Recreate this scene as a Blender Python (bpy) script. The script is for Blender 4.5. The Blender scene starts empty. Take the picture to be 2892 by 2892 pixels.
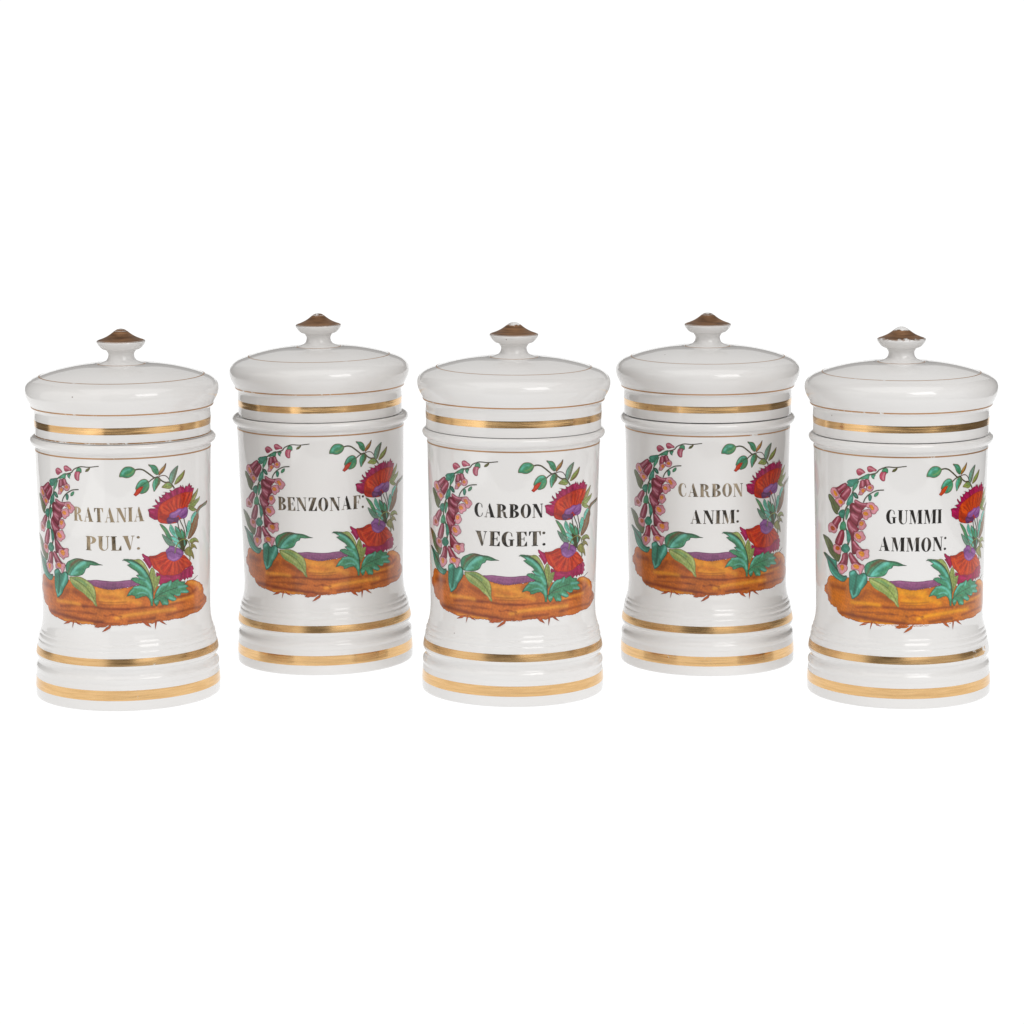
import bpy, math, json, random
import numpy as np
from mathutils import Matrix, Vector
from mathutils.geometry import delaunay_2d_cdt

# ------------------------------------------------------------------ camera
scene = bpy.context.scene
col = scene.collection
cam_d = bpy.data.cameras.new('camera')
cam = bpy.data.objects.new('camera', cam_d)
col.objects.link(cam)
scene.camera = cam
PITCH, ROLL, F_PX, W_PX = 0.1283091, 0.0066263, 7808.353, 2892.0
cam_d.sensor_width = 36.0
cam_d.lens = F_PX / W_PX * 36.0
cam_d.shift_x = 51.8586 / W_PX
cam_d.shift_y = -301.0794 / W_PX
cam_d.clip_start, cam_d.clip_end = 0.05, 60.0
_c, _s = math.cos(PITCH), math.sin(PITCH)
_r, _u, _f = Vector((1, 0, 0)), Vector((0, _s, _c)), Vector((0, _c, -_s))
_cr, _sr = math.cos(ROLL), math.sin(ROLL)
right, up = _r * _cr - _u * _sr, _r * _sr + _u * _cr
m = Matrix((right, up, -_f)).transposed().to_4x4()
m.translation = (0.0, -2.0, 0.4538324)
cam.matrix_world = m

# ------------------------------------------------------------------ studio light
world = bpy.data.worlds.new('World')
scene.world = world
world.use_nodes = True
bg = world.node_tree.nodes['Background']
bg.inputs[0].default_value = (1.0, 0.96, 0.92, 1)
bg.inputs[1].default_value = 0.15

def softbox(name, loc, target, sx, sy, power, colour=(1, 1, 1)):
    d = bpy.data.lights.new(name, 'AREA')
    d.shape, d.size, d.size_y, d.energy, d.color = 'RECTANGLE', sx, sy, power, colour
    o = bpy.data.objects.new(name, d)
    col.objects.link(o)
    o.location = loc
    o.rotation_euler = (Vector(target) - Vector(loc)).to_track_quat('-Z', 'Y').to_euler()
    return o
softbox('key_softbox', (0.72, -1.25, 1.22), (0.02, -0.02, 0.18), 0.78, 0.78, 10.0, (1.0, 0.995, 0.99))
softbox('rear_fill', (0.0, 2.3, 1.75), (0.0, 0.0, 0.23), 3.2, 1.9, 7.5, (1.0, 0.995, 0.99))  # added fill, unseen, brightens the dome tops from behind
softbox('overhead_fill', (0.0, -0.5, 2.1), (0.0, 0.0, 0.1), 2.6, 1.8, 18.0, (1.0, 0.995, 0.99))  # added fill from above so the lids do not go dark
softbox('left_softbox', (-0.79, -0.325, 0.48), (0.06, 0.305, 0.48), 1.06, 0.94, 2.6, (1.0, 0.99, 0.975))
softbox('right_softbox', (1.15, -0.75, 0.45), (0.0, 0.0, 0.25), 0.9, 0.85, 1.1, (1.0, 0.99, 0.98))
softbox('front_softbox', (0.66, -1.6, 0.55), (0.0, 0.0, 0.15), 0.95, 0.5, 2.0, (1.0, 0.99, 0.98))

vs = scene.view_settings
vs.view_transform, vs.look, vs.exposure, vs.gamma = 'Standard', 'None', 0.0, 1.0
scene.cycles.max_bounces = 8
scene.cycles.diffuse_bounces = 4
scene.cycles.glossy_bounces = 4

# ------------------------------------------------------------------ helpers
MM = 0.001
def srgb(r, g, b, k=1.0):
    o = []
    for v in (r, g, b):
        v /= 255.0
        o.append(min(1.0, (v / 12.92 if v <= 0.04045 else ((v + 0.055) / 1.055) ** 2.4) * k))
    return o
def obj(name, mesh, parent=None, mat=None):
    o = bpy.data.objects.new(name, mesh)
    col.objects.link(o)
    o.parent = parent
    if mat is not None:
        if not mesh.materials:
            mesh.materials.append(None)
        o.material_slots[0].link = 'OBJECT'
        o.material_slots[0].material = mat
    return o

def nodes(name):
    mt = bpy.data.materials.new(name)
    mt.use_nodes = True
    nt = mt.node_tree
    return mt, nt, nt.nodes['Principled BSDF'], nt.nodes['Material Output']
def N(nt, t, **k):
    n = nt.nodes.new(t)
    for a, v in k.items():
        if hasattr(n, a) and a not in ('Scale',):
            setattr(n, a, v)
        else:
            n.inputs[a].default_value = v
    return n
def lk(nt, a, b): nt.links.new(a, b)
def math_n(nt, op, a, b=None, clamp=False):
    n = nt.nodes.new('ShaderNodeMath'); n.operation = op; n.use_clamp = clamp
    for i, v in enumerate((a, b)):
        if v is None: continue
        if isinstance(v, (int, float)): n.inputs[i].default_value = v
        else: nt.links.new(v, n.inputs[i])
    return n.outputs[0]
def coords(nt, seed, scale=(1, 1, 1)):
    tc = nt.nodes.new('ShaderNodeTexCoord')
    mp = nt.nodes.new('ShaderNodeMapping')
    mp.inputs['Location'].default_value = (seed * 1.37, seed * 0.71, seed * 2.11)
    mp.inputs['Scale'].default_value = scale
    lk(nt, tc.outputs['Object'], mp.inputs[0])
    return mp.outputs[0]

PORC = (0.83, 0.822, 0.812, 1)
def setup_porcelain(nt, p, seed, specks=True):
    v = coords(nt, seed)
    p.inputs['Roughness'].default_value = 0.07
    p.inputs['IOR'].default_value = 1.5
    n1 = N(nt, 'ShaderNodeTexNoise', Scale=14.0); lk(nt, v, n1.inputs['Vector'])
    cr = nt.nodes.new('ShaderNodeValToRGB')
    cr.color_ramp.elements[0].position = 0.3; cr.color_ramp.elements[0].color = (0.79, 0.775, 0.76, 1)
    cr.color_ramp.elements[1].position = 0.7; cr.color_ramp.elements[1].color = PORC
    lk(nt, n1.outputs['Fac'], cr.inputs[0])
    out = cr.outputs[0]
    if specks:
        vo = N(nt, 'ShaderNodeTexVoronoi', Scale=55.0); lk(nt, v, vo.inputs['Vector'])
        sep = nt.nodes.new('ShaderNodeSeparateColor'); lk(nt, vo.outputs['Color'], sep.inputs[0])
        near = math_n(nt, 'LESS_THAN', vo.outputs['Distance'], 0.028)
        some = math_n(nt, 'GREATER_THAN', sep.outputs[0], 0.72)
        fac = math_n(nt, 'MULTIPLY', near, some)
        fac = math_n(nt, 'MULTIPLY', fac, sep.outputs[1])
        mx = nt.nodes.new('ShaderNodeMix'); mx.data_type = 'RGBA'
        lk(nt, fac, mx.inputs['Factor']); lk(nt, out, mx.inputs['A']); mx.inputs['B'].default_value = (0.16, 0.10, 0.07, 1)
        out = mx.outputs['Result']
    lk(nt, out, p.inputs['Base Color'])
    nb = N(nt, 'ShaderNodeTexNoise', Scale=38.0); lk(nt, v, nb.inputs['Vector'])
    bm = nt.nodes.new('ShaderNodeBump'); bm.inputs['Strength'].default_value = 0.03; bm.inputs['Distance'].default_value = 0.0015
    lk(nt, nb.outputs['Fac'], bm.inputs['Height']); lk(nt, bm.outputs[0], p.inputs['Normal'])
    # fine wear of the glaze
    nr = N(nt, 'ShaderNodeTexNoise', Scale=90.0); lk(nt, v, nr.inputs['Vector'])
    lk(nt, math_n(nt, 'MULTIPLY_ADD', nr.outputs['Fac'], 0.03), p.inputs['Roughness'])
    p.inputs['Roughness'].links[0].from_node.inputs[2].default_value = 0.012

def mat_porcelain(seed):
    mt, nt, p, out = nodes('porcelain')
    setup_porcelain(nt, p, seed)
    return mt

def mat_gold(name, seed, wear=0.30, base=(0.83, 0.54, 0.26, 1), rough=0.16, edge=None, metallic=1.0, dk=.82):
    """burnished gilding; where it has rubbed off the porcelain shows"""
    mt, nt, p, out = nodes(name)
    v = coords(nt, seed)
    vs_ = coords(nt, seed + 3, (1, 1, 14))
    nA = N(nt, 'ShaderNodeTexNoise', Scale=60.0, Detail=5.0); lk(nt, vs_, nA.inputs['Vector'])
    cr = nt.nodes.new('ShaderNodeValToRGB')
    cr.color_ramp.elements[0].position = 0.32; cr.color_ramp.elements[0].color = (base[0] * dk, base[1] * dk * .95, base[2] * dk * .88, 1)
    cr.color_ramp.elements[1].position = 0.66; cr.color_ramp.elements[1].color = base
    lk(nt, nA.outputs['Fac'], cr.inputs[0]); lk(nt, cr.outputs[0], p.inputs['Base Color'])
    p.inputs['Metallic'].default_value = metallic
    lk(nt, math_n(nt, 'MULTIPLY_ADD', nA.outputs['Fac'], 0.22), p.inputs['Roughness'])
    p.inputs['Roughness'].links[0].from_node.inputs[2].default_value = rough - 0.1
    bm = nt.nodes.new('ShaderNodeBump'); bm.inputs['Strength'].default_value = 0.08; bm.inputs['Distance'].default_value = 0.0006
    lk(nt, nA.outputs['Fac'], bm.inputs['Height']); lk(nt, bm.outputs[0], p.inputs['Normal'])
    p2 = nt.nodes.new('ShaderNodeBsdfPrincipled')
    p2.inputs['Base Color'].default_value = PORC; p2.inputs['Roughness'].default_value = 0.09
    nW = N(nt, 'ShaderNodeTexNoise', Scale=120.0, Detail=6.0, Roughness=0.72); lk(nt, v, nW.inputs['Vector'])
    nL = N(nt, 'ShaderNodeTexNoise', Scale=9.0, Detail=2.0); lk(nt, v, nL.inputs['Vector'])
    h = math_n(nt, 'MULTIPLY_ADD', nL.outputs['Fac'], 0.55)
    h.node.inputs[2].default_value = 0.0
    sm = math_n(nt, 'ADD', nW.outputs['Fac'], h)
    if edge is not None:               # extra rubbing that grows toward one side: (axis, from, to, amount)
        tc = nt.nodes.new('ShaderNodeTexCoord'); sx = nt.nodes.new('ShaderNodeSeparateXYZ')
        lk(nt, tc.outputs['Object'], sx.inputs[0])
        for ax, a, b, amt in edge:
            mr = nt.nodes.new('ShaderNodeMapRange')
            mr.inputs['From Min'].default_value, mr.inputs['From Max'].default_value = a, b
            mr.inputs['To Min'].default_value, mr.inputs['To Max'].default_value = 0.0, amt
            lk(nt, sx.outputs[ax], mr.inputs['Value'])
            sm = math_n(nt, 'SUBTRACT', sm, mr.outputs[0])
    mr = nt.nodes.new('ShaderNodeMapRange')
    mr.inputs['From Min'].default_value, mr.inputs['From Max'].default_value = wear + 0.26, wear + 0.34
    lk(nt, sm, mr.inputs['Value'])
    ms = nt.nodes.new('ShaderNodeMixShader')
    lk(nt, mr.outputs[0], ms.inputs[0]); lk(nt, p2.outputs[0], ms.inputs[1]); lk(nt, p.outputs[0], ms.inputs[2])
    lk(nt, ms.outputs[0], out.inputs['Surface'])
    return mt

def mat_paint(seed, hue=0.5, sat=1.0, val=1.0):
    """enamel colours: the pigment is stored in the mesh, brush unevenness is procedural"""
    mt, nt, p, out = nodes('enamel_paint')
    at = nt.nodes.new('ShaderNodeAttribute'); at.attribute_name = 'pigment'
    v = coords(nt, seed)
    n1 = N(nt, 'ShaderNodeTexNoise', Scale=420.0, Detail=4.0, Roughness=0.65); lk(nt, v, n1.inputs['Vector'])
    n2 = N(nt, 'ShaderNodeTexNoise', Scale=110.0, Detail=3.0); lk(nt, v, n2.inputs['Vector'])
    s = math_n(nt, 'ADD', n1.outputs['Fac'], n2.outputs['Fac'])
    mr = nt.nodes.new('ShaderNodeMapRange')
    mr.inputs['From Min'].default_value, mr.inputs['From Max'].default_value = 0.7, 1.3
    mr.inputs['To Min'].default_value, mr.inputs['To Max'].default_value = 0.72 * val, 1.24 * val
    lk(nt, s, mr.inputs['Value'])
    hs = nt.nodes.new('ShaderNodeHueSaturation')
    hs.inputs['Hue'].default_value, hs.inputs['Saturation'].default_value = hue, sat
    lk(nt, at.outputs['Color'], hs.inputs['Color']); lk(nt, mr.outputs[0], hs.inputs['Value'])
    lk(nt, hs.outputs[0], p.inputs['Base Color'])
    p.inputs['Roughness'].default_value = 0.16
    bm = nt.nodes.new('ShaderNodeBump'); bm.inputs['Strength'].default_value = 0.06; bm.inputs['Distance'].default_value = 0.0004
    lk(nt, n2.outputs['Fac'], bm.inputs['Height']); lk(nt, bm.outputs[0], p.inputs['Normal'])
    return mt

# ------------------------------------------------------------------ profiles (mm: radius, height)
def spline(pts, n=6, closed=False):
    """Catmull-Rom; a point given twice stays a corner"""
    out, k = [], len(pts)
    rng = range(k) if closed else range(k - 1)
    for i in rng:
        p1, p2 = pts[i % k], pts[(i + 1) % k]
        if p1 == p2: continue
        p0 = pts[(i - 1) % k] if (closed or i > 0) else p1
        p3 = pts[(i + 2) % k] if (closed or i + 2 < k) else p2
        for j in range(n):
            t = j / n
            out.append(tuple(0.5 * (2 * b + (c - a) * t + (2 * a - 5 * b + 4 * c - d) * t * t + (3 * b - a - 3 * c + d) * t ** 3)
                             for a, b, c, d in zip(p0, p1, p2, p3)))
    if not closed: out.append(tuple(pts[-1]))
    return out
SEG = 256
def lathe(name, prof, rough=0.0):
    verts, faces = [], []
    n = len(prof)
    for r, z in prof:
        for i in range(SEG):
            a = 2 * math.pi * i / SEG
            verts.append((r * MM * math.sin(a), -r * MM * math.cos(a), z * MM))
    for j in range(n - 1):
        for i in range(SEG):
            k = (i + 1) % SEG
            faces.append((j * SEG + i, j * SEG + k, (j + 1) * SEG + k, (j + 1) * SEG + i))
    me = bpy.data.meshes.new(name)
    me.from_pydata(verts, [], faces)
    me.polygons.foreach_set('use_smooth', [True] * len(me.polygons))
    me.update()
    return me
BODY_OUT = [(64.3, 0), (64.3, 0), (64.85, 0.7), (65.0, 3), (65.0, 7.3), (64.75, 11), (64.55, 14.4), (64.3, 17.5), (64.2, 18.6), (64.45, 20.2), (64.35, 22.0),
            (63.6, 23.3), (62.75, 24.5), (62.45, 26.4), (62.8, 27.9), (63.6, 28.9), (64.1, 30.0), (64.15, 31.2), (63.7, 34), (63.15, 36.6), (62.8, 38.4), (62.7, 39.7),
            (62.5, 40.6), (62.05, 41.3), (62.0, 42.0), (62.1, 42.9), (61.85, 44.2), (61.35, 45.1), (61.0, 45.8), (60.95, 46.6), (60.7, 47.6), (60.3, 48.5), (60.0, 50), (59.4, 53.5), (59.1, 58),
            (59.0, 62), (59.25, 75), (59.6, 90), (60.2, 120), (60.8, 148), (61.25, 170), (61.45, 176.5), (61.25, 178.0), (61.4, 178.9), (62.5, 179.4), (64.1, 180.6), (64.85, 182.6), (64.5, 184.2), (63.4, 185.2), (62.0, 185.5), (60.5, 185.4)]
def rbody(z):
    return np.interp(z, [45, 60, 62, 75, 90, 120, 148, 170, 176.5], [61.1, 59.0, 59.0, 59.25, 59.6, 60.2, 60.8, 61.25, 61.45])
body_prof = spline(BODY_OUT, 5)
body_full = body_prof + [(57.0, 184.8), (56.5, 183.5), (56.3, 175), (55.5, 90), (55.0, 12), (52, 8), (0.01, 7.5)]
body_full = [(0.01, 2.0), (58, 2.0), (60, 0.3), (61.5, 0.0)] + body_full
LID_OUT = [(60.9, 185.7), (61.4, 185.75), (61.6, 186.1), (61.6, 188), (61.55, 192.6), (61.75, 197.5), (61.65, 201.2), (61.7, 203.0), (62.05, 204.3), (62.8, 205.1), (63.5, 205.6), (63.8, 206.3), (64.0, 207.2), (64.6, 208.6), (65.9, 211.0),
           (67.1, 214.0), (67.6, 217.1), (67.2, 220.2), (65.5, 222.9), (62.6, 225.2), (59.2, 226.8), (55.2, 228.2), (50, 229.9), (44, 231.5), (36, 233.2), (28, 234.4), (20.5, 235.0), (17.6, 235.1), (16.5, 235.25), (14.3, 235.9),
           (11.1, 237.2), (9.6, 238.9), (9.05, 240.9), (9.2, 242.6), (10.3, 244.3), (11.7, 245.2), (13.2, 245.7), (14.8, 247.0), (16.3, 248.9), (17.0, 250.3), (17.0, 251.1), (16.3, 251.7), (13.2, 252.8), (9.6, 254.5), (6.6, 256.5), (4.2, 258.4), (2.0, 259.55), (0.01, 259.85)]
lid_prof = spline(LID_OUT, 5)
KNOB0 = min(i for i, p in enumerate(lid_prof) if p[1] > 230 and p[0] <= 16.6)
lid_shell = [(0.01, 224), (40, 222), (57, 214), (58, 187), (58.6, 186.0)] + lid_prof[:KNOB0 + 1]
knob_prof = lid_prof[KNOB0:]

def strip(prof, test, off):
    """the stretch of a profile inside a range, lifted off the surface"""
    q = []
    for i in range(len(prof) - 1):
        a, b = prof[i], prof[i + 1]
        for k in range(8):
            t = k / 8
            q.append((a[0] + (b[0] - a[0]) * t, a[1] + (b[1] - a[1]) * t))
    q = [p for p in q if test(p)]
    o = []
    for i, p in enumerate(q):
        a, b = q[max(i - 1, 0)], q[min(i + 1, len(q) - 1)]
        dx, dz = b[0] - a[0], b[1] - a[1]
        l = math.hypot(dx, dz) or 1
        o.append((p[0] + dz / l * off, p[1] - dx / l * off))
    if len(o) > 14:
        o = o[::max(1, len(o) // 12)] + [o[-1]]
    return o
def zr(a, b): return lambda p: a <= p[1] <= b
MESH = {
    'body': lathe('body', body_full), 'lid': lathe('lid', lid_shell), 'knob': lathe('knob', knob_prof),
    'foot_gold_band': lathe('foot_gold_band', strip(body_prof, zr(7.3, 14.4), .03)),
    'waist_gold_band': lathe('waist_gold_band', strip(body_prof, zr(31.3, 36.5), .03)),
    'rim_gold_line': lathe('rim_gold_line', strip(body_prof, zr(175.6, 176.7), .03)),
    'lid_gold_band': lathe('lid_gold_band', strip(lid_prof, zr(192.6, 197.5), .03)),
    'lid_gold_line': lathe('lid_gold_line', strip(lid_prof, zr(206.0, 207.0), .03)),
    'lid_edge_line': lathe('lid_edge_line', strip(lid_prof, zr(186.2, 187.1), .03)),
    'knob_gold_ring': lathe('knob_gold_ring', strip(lid_prof, lambda p: 16.1 < p[0] < 16.9 and 234.5 < p[1] < 236, .03)),
    'gilt_cap': lathe('gilt_cap', strip(knob_prof, zr(251.15, 260), .03)),
}
def dome_ring(r):
    return lathe('dome_gold_ring', strip(lid_prof, lambda p: r - .4 < p[0] < r + .4 and 226 < p[1] < 232, .03))

# ------------------------------------------------------------------ painted decoration
PAL = {
 'stem': (88, 84, 62), 'stemr': (120, 66, 52), 'ink': (46, 46, 38), 'olive': (90, 98, 60), 'olived': (66, 70, 44), 'olive2': (140, 134, 74), 'lgreen': (140, 156, 86), 'pale': (184, 190, 128),
 'teal': (58, 126, 104), 'turq': (108, 188, 170), 'green': (70, 136, 98), 'dgreen': (38, 80, 58), 'brown': (104, 70, 48), 'brownl': (128, 88, 56), 'greyg': (112, 142, 122), 'ochre': (176, 122, 64),
 'maroon': (104, 28, 42), 'tube': (130, 50, 68), 'maroond': (88, 20, 36), 'pink': (186, 112, 132), 'pinkl': (202, 140, 152), 'yellow': (216, 144, 66), 'orange': (180, 86, 40), 'rust': (156, 66, 44), 'bud': (170, 76, 98),
 'log': (196, 106, 38), 'logl': (226, 148, 50), 'logd': (126, 54, 22), 'logv': (120, 66, 60), 'logr': (176, 84, 38), 'purple': (132, 78, 116), 'purpled': (92, 48, 86), 'purplel': (160, 104, 142),
 'red': (186, 50, 28), 'redd': (122, 32, 24), 'orangr': (214, 84, 40), 'mag': (156, 24, 76), 'magd': (98, 12, 50), 'magl': (190, 62, 116), 'vio': (134, 82, 142), 'viol': (168, 116, 172), 'plum': (88, 40, 88), 'ygstem': (150, 156, 84)}
PAL = {k: np.array(srgb(*v, 1.02)) for k, v in PAL.items()}
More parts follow.
